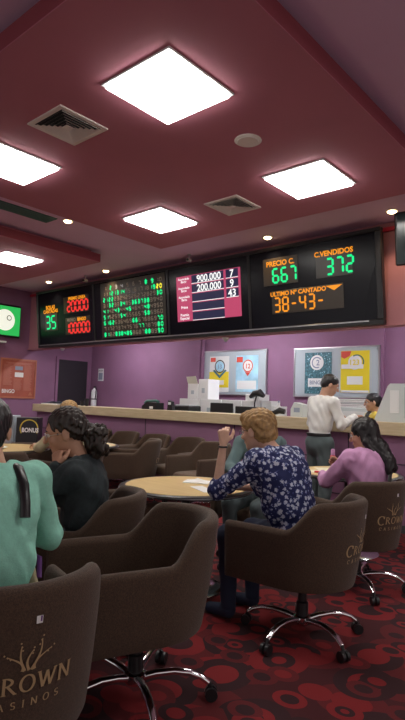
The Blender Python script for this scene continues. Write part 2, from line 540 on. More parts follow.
def make_vent():
    t = thing('ceiling_vent', '', 'vent', group='square louvred ceiling vents')
    s = 0.215
    mb = MB()
    for a, b, c, d_ in ((-s, s, -s, -s + .035), (-s, s, s - .035, s), (-s, -s + .035, -s + .035, s - .035), (s - .035, s, -s + .035, s - .035)):
        mb.box(a, b, c, d_, -0.012, -0.001)
    mb.obj('frame', M['vent'], t)
    MB().box(-s + .034, s - .034, -s + .034, s - .034, -0.004, -0.001).obj('backing', M['ventdark'], t)
    mb = MB()
    for k in range(6):
        o = s - .042 - k * .03
        i = o - .012
        # sloping square louvre ring (outer edge up, inner edge down)
        P = [(-o, -o, -.020), (o, -o, -.020), (o, o, -.020), (-o, o, -.020), (-i, -i, -.008), (i, -i, -.008), (i, i, -.008), (-i, i, -.008)]
        Q = [(x, y, z + .004) for x, y, z in P]
        mb.add(P + Q, [(0, 1, 5, 4), (1, 2, 6, 5), (2, 3, 7, 6), (3, 0, 4, 7), (8, 12, 13, 9), (9, 13, 14, 10), (10, 14, 15, 11), (11, 15, 12, 8)])
    mb.box(-.03, .03, -.03, .03, -.022, -.012)
    mb.obj('louvres', M['vent'], t)
    return t
v = make_vent()
v.location = (-3.42, 2.278, ZS); v['label'] = 'larger-looking square white louvred vent between the two left ceiling panels'
dup(v, (-3.43, 4.336, ZS), 0, 'square white louvred vent between speaker and far bright panels')
t = thing('linear_grille', 'long dark green linear air grille in the pale ceiling strip at left', 'vent', (-5.93, 3.35, ZC))
MB().box(-.11, .11, -.42, .42, -0.006, -0.001).obj('backing', M['ventdark'], t)
mb = MB()
for a, b, c, d_ in ((-.125, .125, -.435, -.415), (-.125, .125, .415, .435), (-.125, -.108, -.415, .415), (.108, .125, -.415, .415)):
    mb.box(a, b, c, d_, -0.012, -0.001)
mb.obj('frame', M['grille'], t)
mb = MB()
for k in range(9):
    x = -.096 + k * .024
    mb.box(x - .007, x + .007, -.415, .415, -.012, -.004)
mb.obj('slats', M['grille'], t)
t = thing('ceiling_speaker', 'round off-white flush speaker in the wine ceiling slab', 'speaker', (-2.464, 3.287, ZS))
MB().lathe([(0.0, -.001), (.105, -.001), (.108, -.006), (.098, -.013), (.088, -.013), (.0, -.013)]).obj('rim', M['vent'], t, smooth=True)
MB().lathe([(.0, -.013), (.086, -.013), (.082, -.018), (.0, -.020)]).obj('grille', M['vent'], t, smooth=True)

def make_spot():
    t = thing('ceiling_spotlight', '', 'spotlight', group='warm recessed ceiling spotlights')
    MB().lathe([(.049, -.001), (.072, -.001), (.072, -.006), (.062, -.014), (.050, -.012), (.049, -.001)]).obj('trim_ring', M['vent'], t, smooth=True)
    MB().lathe([(0, -.003), (.048, -.003), (.046, -.020), (.026, -.032), (0, -.036)]).obj('bulb', M['bulb'], t, smooth=True)  # bulb widened to stand in for its bloom
    ld = bpy.data.lights.new('spotlight_glow', 'SPOT')
    ld.energy = SPOT_POWER; ld.color = (1.0, 0.70, 0.40); ld.spot_size = math.radians(110); ld.spot_blend = 0.6; ld.shadow_soft_size = 0.03
    lo = bpy.data.objects.new('spotlight_glow', ld)
    C.objects.link(lo); lo.parent = t; lo.location = (0, 0, -0.06)
    return t
sp = make_spot()
SPOTS = [((-5.76, 3.91), 'warm spotlight beside the dark green grille at left'), ((-7.50, 5.93), 'warm spotlight above the number grid display'),
         ((-9.20, 5.88), 'warm spotlight at far left above the number 35 display'), ((-4.07, 5.93), 'warm spotlight above the 667 display'),
         ((-2.36, 5.92), 'warm spotlight at the right picture edge by the end of the board')]
for i, ((x, y), lab) in enumerate(SPOTS):
    if i == 0:
        sp.location = (x, y, ZC); sp['label'] = lab
    else:
        dup(sp, (x, y, ZC), 0, lab)

# small cameras fixed above the board
def make_camera(label, loc, rz):
    t = thing('security_camera', label, 'camera', loc, rz, 'small security cameras above the display board')
    MB().lathe([(.0, 0), (.03, 0), (.03, -.012), (.0, -.014)], n=16).obj('mount', M['steel'], t, smooth=True)
    MB().tube([(0, 0, -.012), (0, 0, -.05), (0, -.02, -.075)], .008).obj('arm', M['steel'], t, smooth=True)
    MB().tube([(0, .05, -.085), (0, -.07, -.10)], .028, 14).obj('body', M['vent'], t, smooth=True)
    MB().tube([(0, -.068, -.0995), (0, -.082, -.101)], .02, 12).obj('lens', M['black'], t, smooth=True)
    return t
make_camera('small steel security camera above the dark gap left of the price display', (-5.55, 5.98, ZC), 0.4)
make_camera('small steel security camera above the board left of the number grid', (-8.15, 5.98, ZC), 0.4)
t = thing('dome_camera', 'small white dome camera under the board by the poster panels', 'camera', (-5.10, 6.375, 2.34))
MB().lathe([(.0, 0), (.05, 0), (.052, -.02), (.045, -.028), (0, -.028)], n=20).obj('mount', M['white'], t, smooth=True)
MB().lathe([(.0, -.028), (.036, -.028), (.03, -.05), (.016, -.062), (0, -.066)], n=20).obj('dome', M['greypl'], t, smooth=True)
t = thing('dome_camera', 'small white dome camera under the board near the dark doorway', 'camera', (-9.35, 6.375, 2.34))
MB().lathe([(.0, 0), (.045, 0), (.045, -.02), (0, -.022)], n=20).obj('mount', M['white'], t, smooth=True)
MB().lathe([(.0, -.022), (.032, -.022), (.026, -.042), (0, -.054)], n=20).obj('dome', M['greypl'], t, smooth=True)

# ------------------------------------------------------------------ display board
BW, BH = 7.32, 1.10
board = thing('display_board', 'long glossy black bingo display board above the counter', 'display board', (-9.9, 6.2, 2.385))
board.rotation_euler = (math.atan2(0.12, 1.09), 0, 0)
MB().box(0, BW, 0.0, 0.07, 0, BH, 0.02).obj('panel', M['gloss'], board)
mb = MB()
mb.box(-.03, BW + .03, -.03, .06, BH - .02, BH + .025, .01); mb.box(-.03, BW + .03, -.03, .06, -.04, .03, .012)
mb.box(-.03, .02, -.03, .06, .03, BH - .02, .01); mb.box(BW - .05, BW + .03, -.03, .06, .03, BH - .02, .01)
for x in (1.85, 3.78, 5.40):
    mb.box(x - .02, x + .02, -.012, .0, .03, BH - .02)
mb.obj('frame', M['black'], board)
MB().box(0.05, BW - .15, -.036, -.03, .008, .022).obj('trim_strip', M['steel'], board)
def display(x0, x1, z0, z1, name='display_window'):
    return MB().box(x0, x1, -.008, 0.0, z0, z1, .003).obj(name, M['dimglass'], board)
def led(name, txt, x, z, wd, ht, gap, t, m, parent):
    mb = MB(); seg_text(mb, txt, x, z, wd, ht, gap, t, -.009)
    return mb.obj(name, m, parent)
dw = display(.24, .67, .30, .64)
led('number', '35', .29, .345, .125, .245, .065, .034, M['green'], dw)
text('heading', 'BOLAS', .105, M['orange'], dw, .45, -.010, .735, .004)
text('heading', 'CANTADAS', .095, M['orange'], dw, .45, -.010, .66, .004)
dw = display(.905, 1.70, .60, .92)
led('number', '20000', 1.03, .635, .098, .19, .040, .034, M['red'], dw)
text('heading', 'PREMIO LINEA', .085, M['orange'], dw, 1.34, -.010, .852, .003)
dw = display(.935, 1.72, .19, .515)
led('number', '100000', .955, .215, .095, .185, .036, .034, M['red'], dw)
text('heading', 'PREMIO', .082, M['unlit'], dw, 1.14, -.010, .44, .003)
text('heading', 'BINGO', .088, M['orange'], dw, 1.47, -.010, .437, .004)
# the grid of called numbers
LIT = {2, 8, 9, 19, 12, 13, 14, 30, 21, 22, 32, 34, 36, 37, 38, 43, 45, 48, 41, 51, 54, 58, 61, 62, 66, 70, 80, 90, 81, 83, 84, 85, 88}
grid = MB().box(2.06, 3.72, -.006, 0, .06, 1.06, .003).obj('number_grid', M['dimglass'], board)
GX0, GDX, GZ0, GDZ = 2.20, .154, .955, -.104
for num in range(1, 91):
    r, c_ = (num - 1) // 10, (num - 1) % 10
    cx, cz = GX0 + c_ * GDX, GZ0 + r * GDZ
    txt = str(num)
    wd = .044
    mb = MB()
    tw = len(txt) * wd + (len(txt) - 1) * .034
    lit = num in LIT or num in (20, 77)
    seg_text(mb, txt, cx - tw / 2, cz - .030, wd, .060, .034, .030 if lit and num != 77 else .013, -.008)
    m_ = M['yellow'] if num == 20 else M['green'] if lit else M['paleled'] if num in (3, 4) else M['unlit']
    mb.obj('number', m_, grid)
# pink information screen
scr = MB().box(3.98, 5.25, -.012, 0, .225, .935, .004).obj('information_screen', M['scrpink'], board)
rows_z = [.935 - .142 * k for k in range(6)]
mb = MB(); mc = MB()
for k in range(5):
    mb.box(4.31, 4.945, -.015, -.012, rows_z[k + 1] + .012, rows_z[k] - .010)
    if k < 3:
        mb.box(4.99, 5.215, -.015, -.012, rows_z[k + 1] + .012, rows_z[k] - .010)
    mc.box(4.31, 4.945, -.016, -.012, rows_z[k + 1] + .004, rows_z[k + 1] + .012)
    if k < 3:
        mc.box(4.99, 5.215, -.016, -.012, rows_z[k + 1] + .004, rows_z[k + 1] + .012)
mb.obj('cells', M['scrblue'], scr)
mc.obj('cell_lines', M['scrwhite'], scr)
for k, tx in enumerate(('900.000', '200.000')):
    text('amount', tx, .150, M['scrwhite'], scr, 4.66, -.018, rows_z[k + 1] + .018, .003, sx=1.0)
for k, tx in enumerate(('7', '9', '43')):
    text('amount', tx, .150, M['scrwhite'], scr, 5.10, -.018, rows_z[k + 1] + .018, .003)
for k, tx in enumerate(('Acumulado\nBingo', 'Acumulado\nBingo', 'Acumulado\nBingo', 'Prima', 'Premio\nEspecial')):
    two = '\n' in tx
    text('caption', tx, .052 if two and k < 3 else .062, M['scrwhite'], scr, 4.145, -.018, rows_z[k] - (.062 if two else .085), .001)
# price, sold and last number
dw = display(5.65, 6.20, .60, .97)
led('number', '667', 5.81, .635, .085, .185, .052, .028, M['green'], dw)
text('heading', 'PRECIO C.', .098, M['orange'], dw, 5.93, -.010, .862, .003)
dw = display(6.47, 6.97, .61, .92)
led('number', '372', 6.625, .645, .085, .195, .052, .028, M['green'], dw)
text('heading', 'C.VENDIDOS', .092, M['orange'], dw, 6.72, -.010, .885, .003)
dw = display(5.775, 6.84, .205, .52)
led('number', '38-43-', 5.82, .235, .082, .185, .050, .024, M['orange'], dw)
text('heading', 'ULTIMO Nº CANTADO', .082, M['orange'], dw, 6.18, -.010, .448, .003)
MB().prism([(6.60, .503), (6.83, .503), (6.715, .438)], -.008, -.013).obj('arrow', M['orange'], dw)

# ------------------------------------------------------------------ things on the walls
# television on the left wall
t = thing('wall_television', 'flat television on the left wall showing a green picture with a white ball', 'television', (-10.35, 5.55, 2.55))
MB().box(-.06, 0, -.45, .45, 0, .68, .02).obj('casing', M['black'], t)
s_ = MB().box(0, .006, -.42, .42, .04, .64).obj('screen', M['tvgreen'], t)
def disc_x(x, cy, cz, r, n=36, th=.002):
    mb = MB()
    vs = [(x, cy + r * math.cos(2 * PI * i / n), cz + r * math.sin(2 * PI * i / n)) for i in range(n)]
    return mb.add(vs + [(x + th, a[1], a[2]) for a in vs], [tuple(range(n)), tuple(range(2 * n - 1, n - 1, -1))] + [(i, (i + 1) % n, n + (i + 1) % n, n + i) for i in range(n)])
disc_x(.0065, .08, .35, .22).obj('ball_picture', M['tvwhite'], s_)
mb = disc_x(.009, .17, .40, .055); mb.obj('ball_mark', M['black'], s_)
disc_x(.0115, .17, .40, .04).obj('ball_mark', M['tvwhite'], s_)
MB().box(-.15, -.06, -.08, .08, .2, .5).obj('bracket', M['black'], t)
t = thing('media_player', 'thin white box on a bracket under the green television', 'media player', (-10.5, 5.48, 2.42))
MB().box(0, .24, -.17, .17, 0, .035, .006).obj('casing', M['white'], t)
MB().box(0, .18, -.02, .02, -.10, 0).obj('bracket', M['black'], t)

# framed poster with BINGO
t = thing('framed_poster', 'terracotta framed rules poster with white BINGO lettering on left wall', 'poster', (-10.5, 6.09, 1.29))
mb = MB(); W_, H_ = .42, .84
mb.box(0, .025, -W_, W_, 0, .035); mb.box(0, .025, -W_, W_, H_ - .035, H_); mb.box(0, .025, -W_, -W_ + .03, .035, H_ - .035); mb.box(0, .025, W_ - .03, W_, .035, H_ - .035)
mb.obj('frame', M['postframe'], t)
MB().box(0, .012, -W_ + .03, W_ - .03, .035, H_ - .035).obj('sheet', M['postred'], t)
mb = MB()
for c_ in range(3):
    y0 = -.34 + c_ * .235
    for k in range(26):
        z = .70 - k * .021
        if c_ == 1 and .42 < z < .68: continue
        if c_ == 0 and z < .26: continue
        mb.box(.012, .0135, y0, y0 + .15 + .05 * random.random(), z, z + .008)
mb.box(.012, .0135, -.30, .30, .745, .757); mb.box(.012, .0135, -.26, .26, .725, .735)
mb.obj('printed_text', M['posttext'], t)
MB().box(.012, .0145, -.085, .095, .60, .68).obj('notice', M['bluegrey'], t)
MB().box(.012, .0145, -.085, .115, .45, .55).obj('notice', M['paper'], t)
vs, fs = text_mb('BINGO', .11, .003, 'LEFT', 0.85)
me_mb = MB(); me_mb.add([(.015, -.365 + a, .11 + b) for a, b in vs], fs); me_mb.obj('lettering', M['paper'], t)
mb = MB(); mb.add([(.0145, .25, .07), (.0145, .35, .07), (.0145, .30, .15)], [(0, 1, 2)]); mb.obj('emblem', M['postframe'], t)

# fire extinguisher and its sign
t = thing('fire_extinguisher', 'white fire extinguisher hanging on the purple wall behind the counter', 'fire extinguisher', (-10.22, 7.90, 1.12))
MB().lathe([(0, 0), (.060, 0), (.068, .02), (.068, .36), (.055, .41), (.022, .44), (.022, .465), (0, .465)]).obj('cylinder', M['white'], t, smooth=True)
MB().box(-.02, .05, -.014, .014, .465, .50, .004).obj('valve', M['black'], t)
MB().tube([(.03, 0, .49), (.09, -.02, .46), (.10, -.02, .33), (.085, -.03, .2)], .010).obj('hose', M['black'], t, smooth=True)
MB().lathe([(.0685, .19), (.0705, .19), (.0705, .215), (.0685, .215)]).obj('strap', M['black'], t, smooth=True)
t = thing('safety_sign', 'small white and grey safety sign above the fire extinguisher', 'sign', (-10.12, 8.0, 1.75))
MB().box(-.10, .10, -.010, 0, 0, .29, .004).obj('plate', M['white'], t)
MB().box(-.075, .075, -.013, -.010, .03, .19).obj('printed_panel', M['bluegrey'], t)
text('lettering', 'EXTINTOR', .036, M['black'], t, 0, -.0145, .225, .0006)

# notice boards with posters
def ring_mb(cx, cz, r0, r1, y, a0=0, a1=2 * PI, n=30):
    mb = MB(); vs = []
    for i in range(n + 1):
        a = a0 + (a1 - a0) * i / n
        vs += [(cx + r0 * math.cos(a), y, cz + r0 * math.sin(a)), (cx + r1 * math.cos(a), y, cz + r1 * math.sin(a))]
    return mb.add(vs, [(2 * i, 2 * i + 1, 2 * i + 3, 2 * i + 2) for i in range(n)])
def disc_z(cx, cz, r, y, n=30):
    mb = MB()
    return mb.add([(cx + r * math.cos(2 * PI * i / n), y, cz + r * math.sin(2 * PI * i / n)) for i in range(n)], [tuple(range(n))])
def notice_board(name_label, x0, x1, z0, z1):
    t = thing('notice_board', name_label, 'notice board', (x0, 8.0, z0))
    W, H = x1 - x0, z1 - z0
    MB().box(0, W, -.03, 0, 0, H, .004).obj('backing', M['greybd'], t)
    mb = MB()
    mb.box(-.012, W + .012, -.042, -.001, -.012, .010); mb.box(-.012, W + .012, -.042, -.001, H - .010, H + .012)
    mb.box(-.012, .010, -.042, -.001, .010, H - .010); mb.box(W - .010, W + .012, -.042, -.001, .010, H - .010)
    mb.obj('frame', M['steel'], t)
    mb = MB()
    for x in (.04, W - .04):
        for z in (.04, H - .04):
            mb.ball((x, -.034, z), .012, 8, 6)
    mb.obj('screws', M['steel'], t)
    return t
notice_board('grey notice board behind the white boxes, holding yellow and blue posters', -6.95, -5.43, 1.50, 2.32)
notice_board('grey notice board behind the man, holding teal and yellow posters', -4.85, -3.36, 1.50, 2.30)
YP = 7.955
# yellow drink poster (left)
t = thing('poster', 'yellow and white poster with a dark ring, leftmost of the four', 'poster', (0, 0, 0))
MB().box(-6.745, -6.27, YP + .006, YP + .012, 1.545, 2.225).obj('sheet', M['paper'], t)
MB().box(-6.745, -6.27, YP + .004, YP + .006, 1.63, 1.93).obj('yellow_field', M['yellowp'], t)
ring_mb(-6.49, 2.03, .105, .125, YP + .003).obj('ring', M['black'], t)
disc_z(-6.49, 2.03, .10, YP + .0025).obj('ring_centre', M['skyp'], t)
text('lettering', '13', .11, M['bluegrey'], t, -6.49, YP + .001, 1.99, .002)
MB().box(-6.72, -6.60, YP + .003, YP + .006, 2.12, 2.20).obj('red_flash', M['redp'], t)
mb = MB(); mb.add([(-6.66, YP + .003, 1.95), (-6.62, YP + .003, 1.97), (-6.49, YP + .003, 1.86), (-6.36, YP + .003, 1.97), (-6.32, YP + .003, 1.95), (-6.49, YP + .003, 1.80)], [(0, 1, 2, 5), (5, 2, 3, 4)]); mb.obj('printed_arms', M['tealp'], t)
MB().box(-6.62, -6.38, YP + .002, YP + .003, 1.68, 1.77).obj('white_panel', M['paper'], t)
# sky blue poster
t = thing('poster', 'sky blue and white poster with a balloon ring, second from left', 'poster', (0, 0, 0))
MB().box(-6.105, -5.605, YP + .006, YP + .012, 1.555, 2.225).obj('sheet', M['skyp'], t)
MB().box(-6.07, -5.64, YP + .004, YP + .006, 1.60, 1.76).obj('white_panel', M['paper'], t)
mb = disc_z(-5.83, 2.03, .12, YP + .003); mb.obj('white_disc', M['paper'], t)
ring_mb(-5.83, 2.03, .095, .115, YP + .002).obj('ring', M['redp'], t)
text('lettering', '12', .12, M['redp'], t, -5.83, YP + .001, 1.985, .002)
MB().box(-6.09, -5.95, YP + .003, YP + .006, 2.10, 2.20).obj('red_flash', M['redp'], t)
mb = MB(); mb.add([(-5.90, YP + .0035, 1.93), (-5.76, YP + .0035, 1.93), (-5.83, YP + .0035, 1.84)], [(0, 1, 2)]); mb.obj('balloon_base', M['redp'], t)
# dark teal poster
t = thing('poster', 'dark teal speckled poster with a white disc, behind the man', 'poster', (0, 0, 0))
MB().box(-4.645, -4.155, YP + .006, YP + .012, 1.545, 2.23).obj('sheet', M['tealp'], t)
mb = MB()
for k in range(110):
    x = -4.63 + random.random() * .45; z = 1.56 + random.random() * .65; r = .004 + .008 * random.random()
    mb.add([(x - r, YP + .005, z), (x, YP + .005, z - r), (x + r, YP + .005, z), (x, YP + .005, z + r)], [(0, 1, 2, 3)])
mb.obj('speckles', M['skyp'], t)
disc_z(-4.42, 2.06, .125, YP + .003).obj('white_disc', M['paper'], t)
ring_mb(-4.42, 2.06, .075, .095, YP + .002, .6, 5.2).obj('ring', M['bluegrey'], t)
text('lettering', '2', .13, M['bluegrey'], t, -4.40, YP + .0015, 2.015, .002)
MB().box(-4.58, -4.24, YP + .003, YP + .006, 1.66, 1.80).obj('white_panel', M['paper'], t)
text('lettering', 'BINGO', .09, M['bluegrey'], t, -4.41, YP + .001, 1.70, .002)
# yellow poster (right)
t = thing('poster', 'bright yellow poster with a green arc, rightmost of the four', 'poster', (0, 0, 0))
MB().box(-3.99, -3.51, YP + .006, YP + .012, 1.57, 2.235).obj('sheet', M['yellowp'], t)
disc_z(-3.75, 2.05, .115, YP + .003).obj('white_disc', M['paper'], t)
ring_mb(-3.72, 2.05, .105, .125, YP + .002, -.3, 2.1).obj('green_arc', M['grille'], t)
text('lettering', '123', .12, M['yellowp'], t, -3.76, YP + .001, 2.01, .002)
MB().box(-3.98, -3.61, YP + .0036, YP + .0055, 1.95, 2.02).obj('white_panel', M['paper'], t)
MB().box(-3.88, -3.62, YP + .002, YP + .0055, 1.70, 1.83).obj('white_panel', M['paper'], t)
MB().box(-3.98, -3.52, YP + .002, YP + .0055, 1.575, 1.61).obj('white_panel', M['paper'], t)
mb = MB(); mb.add([(-3.985, YP + .002, 2.23), (-3.81, YP + .002, 2.23), (-3.84, YP + .002, 2.15), (-3.93, YP + .002, 2.11), (-3.985, YP + .002, 2.14)], [(0, 1, 2, 3, 4)]); mb.obj('red_flash', M['redp'], t)

# hanging screen at the right picture edge
t = thing('hanging_screen', 'dark hanging screen cut by the right picture edge beside the board', 'screen', (-1.96, 5.80, 3.02))
t.rotation_euler = (math.radians(8), 0, math.radians(8))
MB().box(-.30, .80, 0, .07, -.10, .48, .015).obj('casing', M['black'], t)
MB().box(-.27, .77, -.004, 0, -.07, .45).obj('glass', M['tvdark'], t)
MB().tube([(.25, .08, .3), (.25, .14, .585)], .02).obj('bracket', M['steel'], t, smooth=True)

# battens added out of view behind the soffit to light the posters
for x in (-8.6, -5.4, -2.2):
    t = thing('ceiling_light', 'added unseen batten lighting the posters from behind the display board soffit', 'ceiling light', (x, 6.95, 2.75), group='added unseen battens behind the display board')
    MB().box(-.62, .62, -.05, .05, -.04, -.001, .006).obj('frame', M['white'], t)
    MB().box(-.60, .60, -.03, .03, -.065, -.041, .01).obj('diffuser', M['booth'], t)

# ------------------------------------------------------------------ service counter
XL, XR = -9.62, 4.0
counter = thing('service_counter', 'long purple service counter with a pale wood ledge', 'counter', (0, 0, 0))
MB().box(XL + .06, XR, 6.0, 6.12, 0.0, 1.05).obj('front_panel', M['purple'], counter)
mb = MB()
for z in (.32, .735):
    mb.box(XL + .06, XR, 5.994, 6.0, z, z + .010)
for x in (-8.2, -6.4, -4.6, -2.9, -1.6):
    mb.box(x, x + .010, 5.994, 6.0, .09, 1.05)
mb.obj('panel_joints', M['dark'], counter)
MB().box(XL + .06, XR, 5.985, 6.0, 0, .085).obj('kickboard', M['base'], counter)
MB().box(XL, XR, 5.93, 6.40, 1.055, 1.20, .006).obj('ledge', M['wood'], counter)
desk = thing('back_desk', 'white work desk hidden behind the counter ledge', 'desk', (0, 0, 0))
MB().box(-7.2, -4.3, 6.44, 7.45, .72, .76, .004).obj('desktop', M['white'], desk)
for x in (-7.1, -4.4):
    for y in (6.50, 7.39):
        MB().box(x - .025, x + .025, y - .025, y + .025, 0, .72).obj('leg', M['steel'], desk)

ZT = 1.20
# telephone base + handset
t = thing('desk_telephone', 'black and teal desk telephone on the wood ledge', 'telephone', (-6.52, 6.26, ZT))
mb = MB(); mb.prism([(-.17, 0), (.17, 0), (.17, .11), (-.05, .12), (-.17, .05)], -.09, .09); mb.obj('casing', M['black'], t)
MB().tube([(-.16, -.02, .10), (-.12, -.02, .135), (.10, -.02, .145), (.15, -.02, .12)], [.03, .022, .022, .03], 10).obj('handset', M['grille'], t, smooth=True)
MB().box(.02, .10, -.094, -.09, .01, .05).obj('label_plate', M['paper'], t)
t = thing('card_reader', 'small black card reader standing right of the desk telephone', 'card reader', (-6.10, 6.26, ZT))
mb = MB(); mb.prism([(-.05, 0), (.07, 0), (.04, .14), (-.03, .16)], -.035, .035); mb.obj('casing', M['black'], t)
MB().box(-.025, .035, -.039, -.035, .09, .13).obj('display', M['greypl'], t)
t = thing('pen_tray', 'loose blue and white leaflets lying on left end of ledge', 'leaflets', (-9.1, 6.2, ZT))
MB().box(-.42, .10, -.14, .14, 0, .018).obj('tray', M['paper'], t)
mb = MB()
for k in range(7):
    x = -.40 + .12 * k
    mb.add([(x, -.12, .019 + .01 * (k % 3)), (x + .16, -.09, .05 + .012 * (k % 2)), (x + .12, .10, .05), (x - .03, .08, .025)], [(0, 1, 2, 3)])
mb.obj('leaflets', M['bluegrey'], t)
for (x, h, lab) in ((-8.36, .09, 'shorter dark cup on the ledge left of the extinguisher'), (-8.22, .14, 'taller dark cup on the ledge beside the extinguisher')):
    t = tag(MB().lathe([(0, 0), (.030, 0), (.038, h), (.034, h), (.028, .008), (0, .008)], n=18).obj('cup', M['black'], smooth=True, loc=(x, 6.2, ZT)), lab, 'cup')

# boxes and office things on the desk behind the counter
YD = 6.50
def cardbox(label, x0, x1, y0, y1, z0, z1, flaps=False, m='paper'):
    t = thing('cardboard_box', label, 'box', ((x0 + x1) / 2, (y0 + y1) / 2, z0), group='pale boxes behind the counter')
    a, b, h = (x1 - x0) / 2, (y1 - y0) / 2, z1 - z0
    MB().box(-a, a, -b, b, 0, h, .004).obj('body', M[m], t)
    if flaps:
        mb = MB()
        mb.add([(-a, -b, h), (a, -b, h), (a * .9, -b - .05, h + .13), (-a * 1.15, -b - .03, h + .12), (-a, -b + .006, h), (a, -b + .006, h), (a * .9, -b - .044, h + .13), (-a * 1.15, -b - .024, h + .12)],
               [(0, 1, 2, 3), (4, 7, 6, 5), (0, 3, 7, 4), (1, 5, 6, 2), (2, 6, 7, 3)])
        mb.obj('flap', M['card'], t)
    MB().box(-a * .3, a * .3, -b - .002, -b, h * .3, h * .55).obj('printed_mark', M['greybd'], t)
    return t
cardbox('big pale open box standing on the stacked white reams', -6.42, -6.19, 7.0, 7.3, 1.40, 1.66, True, 'paper')
cardbox('upright pale box right of the big open box', -6.17, -5.95, 7.0, 7.3, 1.40, 1.74, False, 'paper')
xs = [-6.60, -6.12, -5.64, -5.22, -4.86]
for k in range(4):
    for lv in range(2):
        z0 = .76 + .32 * lv
        lab = ('lower' if lv == 0 else 'upper') + ' white paper box in the ' + ('leftmost', 'second', 'third', 'rightmost')[k] + ' stack on the desk behind the counter'
        cardbox(lab, xs[k] + .01, xs[k + 1] - .01, 6.98, 7.34, z0, z0 + .318)
cardbox('small white box on top of the rightmost stack below the grey notice board', -5.16, -4.90, 7.0, 7.3, 1.40, 1.50)
cardbox('narrow white box right of the stacks, showing above the ledge', -4.84, -4.66, 7.0, 7.25, .76, 1.40)
cardbox('low white box at the end of the row, left of the white bottle', -4.64, -4.50, 7.0, 7.2, .76, 1.32)
def monitor(label, x0, x1, y, z0, z1):
    t = thing('monitor', label, 'monitor', ((x0 + x1) / 2, y, .76), group='monitors seen from behind')
    a = (x1 - x0) / 2
    MB().box(-a, a, 0, .04, z0 - .76, z1 - .76, .01).obj('casing', M['black'], t)
    MB().box(-.04, .04, .03, .07, .02, z1 - .90, .005).obj('stand', M['black'], t)
    MB().box(-.13, .13, -.06, .12, 0, .02, .005).obj('foot', M['black'], t)
monitor('black monitor back behind the ledge in front of the white paper boxes', -5.58, -5.13, 6.62, 1.02, 1.345)
monitor('black monitor back behind the ledge right of the other monitor, wider', -5.06, -4.50, 6.60, 1.00, 1.305)
t = thing('desk_printer', 'dark printer low behind the ledge under the big open box', 'printer', (-6.10, 6.62, .76))
MB().box(-.17, .19, -.14, .18, 0, .52, .02).obj('casing', M['black'], t)
MB().box(-.14, .16, -.10, .14, .52, .535).obj('paper_tray', M['greypl'], t)
# black bag hanging on a slim stand
t = thing('microphone_stand', 'slim black stand with a dark padded head above the monitors', 'stand', (-4.86, 6.85, .76))
MB().tube([(0, 0, 0), (-.01, 0, .60), (.03, 0, .74)], .012).obj('pole', M['black'], t, smooth=True)
MB().lathe([(0, 0), (.10, 0), (.09, .02), (0, .02)], n=18).obj('foot', M['black'], t, smooth=True)
MB().tube([(-.10, 0, .69), (-.02, 0, .745), (.08, 0, .76), (.16, 0, .71)], [.025, .05, .06, .03], 12).obj('padded_head', M['black'], t, smooth=True)
t = thing('squeeze_bottle', 'small white bottle on the ledge right of the paper boxes', 'bottle', (-4.10, 6.34, ZT))
MB().lathe([(0, 0), (.035, 0), (.035, .12), (.014, .15), (.014, .18), (0, .18)], n=16).obj('body', M['white'], t, smooth=True)
MB().lathe([(0, .18), (.016, .18), (.012, .205), (0, .205)], n=12).obj('cap', M['bluegrey'], t, smooth=True)
t = thing('barcode_scanner', 'black handheld scanner lying on the ledge left of the man', 'scanner', (-3.96, 6.10, ZT))
MB().tube([(-.16, 0, .028), (-.05, 0, .045), (.03, 0, .075), (.10, .02, .06)], [.022, .03, .042, .035], 12).obj('casing', M['black'], t, smooth=True)
MB().tube([(-.16, 0, .022), (-.22, .03, .012), (-.20, .12, .010)], .006).obj('cable', M['black'], t, smooth=True)
t = thing('till', 'pale till printer on the ledge just left of the man', 'till', (-3.72, 6.26, ZT))
mb = MB(); mb.prism([(-.09, 0), (.09, 0), (.09, .16), (-.04, .19), (-.09, .10)], -.08, .08); mb.obj('casing', M['greypl'], t)
MB().box(-.04, .05, -.084, -.08, .06, .12).obj('slot', M['bluegrey'], t)
# sheaves of paper behind the counter at right
for k in range(5):
    tag(MB().box(-.42 + .03 * k, .34 - .05 * (k % 2), -.14, .14, 0, .020, .004).obj('paper_sheaf', M['paper'] if k != 2 else M['greypl'], loc=(-3.47 + .02 * k, 7.32, 1.345 + .025 * k)),
        'long white paper sheaf behind the man, ' + ('lowest', 'second lowest', 'middle', 'second highest', 'topmost')[k] + ' of its pile', 'papers', 'paper sheaves behind the man')
t = thing('filing_unit', 'grey filing unit under the paper sheaves behind the counter', 'cabinet', (-3.46, 7.34, 0))
MB().box(-.46, .44, -.17, .17, 0, 1.343, .01).obj('body', M['greypl'], t)
MB().box(-.40, .38, -.178, -.17, 1.09, 1.29).obj('drawer', M['white'], t)
# grey wedge shaped terminal
t = thing('ticket_terminal', 'tall pale grey wedge-shaped terminal on the ledge at right edge', 'terminal', (-2.42, 6.20, ZT))
mb = MB(); mb.prism([(-.215, 0), (.30, 0), (.30, .44), (-.02, .44), (-.05, .41)], -.10, .12); mb.obj('casing', M['greypl'], t)
MB().box(-.02, .085, -.106, -.10, .10, .36, .003).obj('label_plate', M['white'], t)
MB().box(.14, .28, -.106, -.10, .05, .40, .003).obj('side_panel', M['greybd'], t)

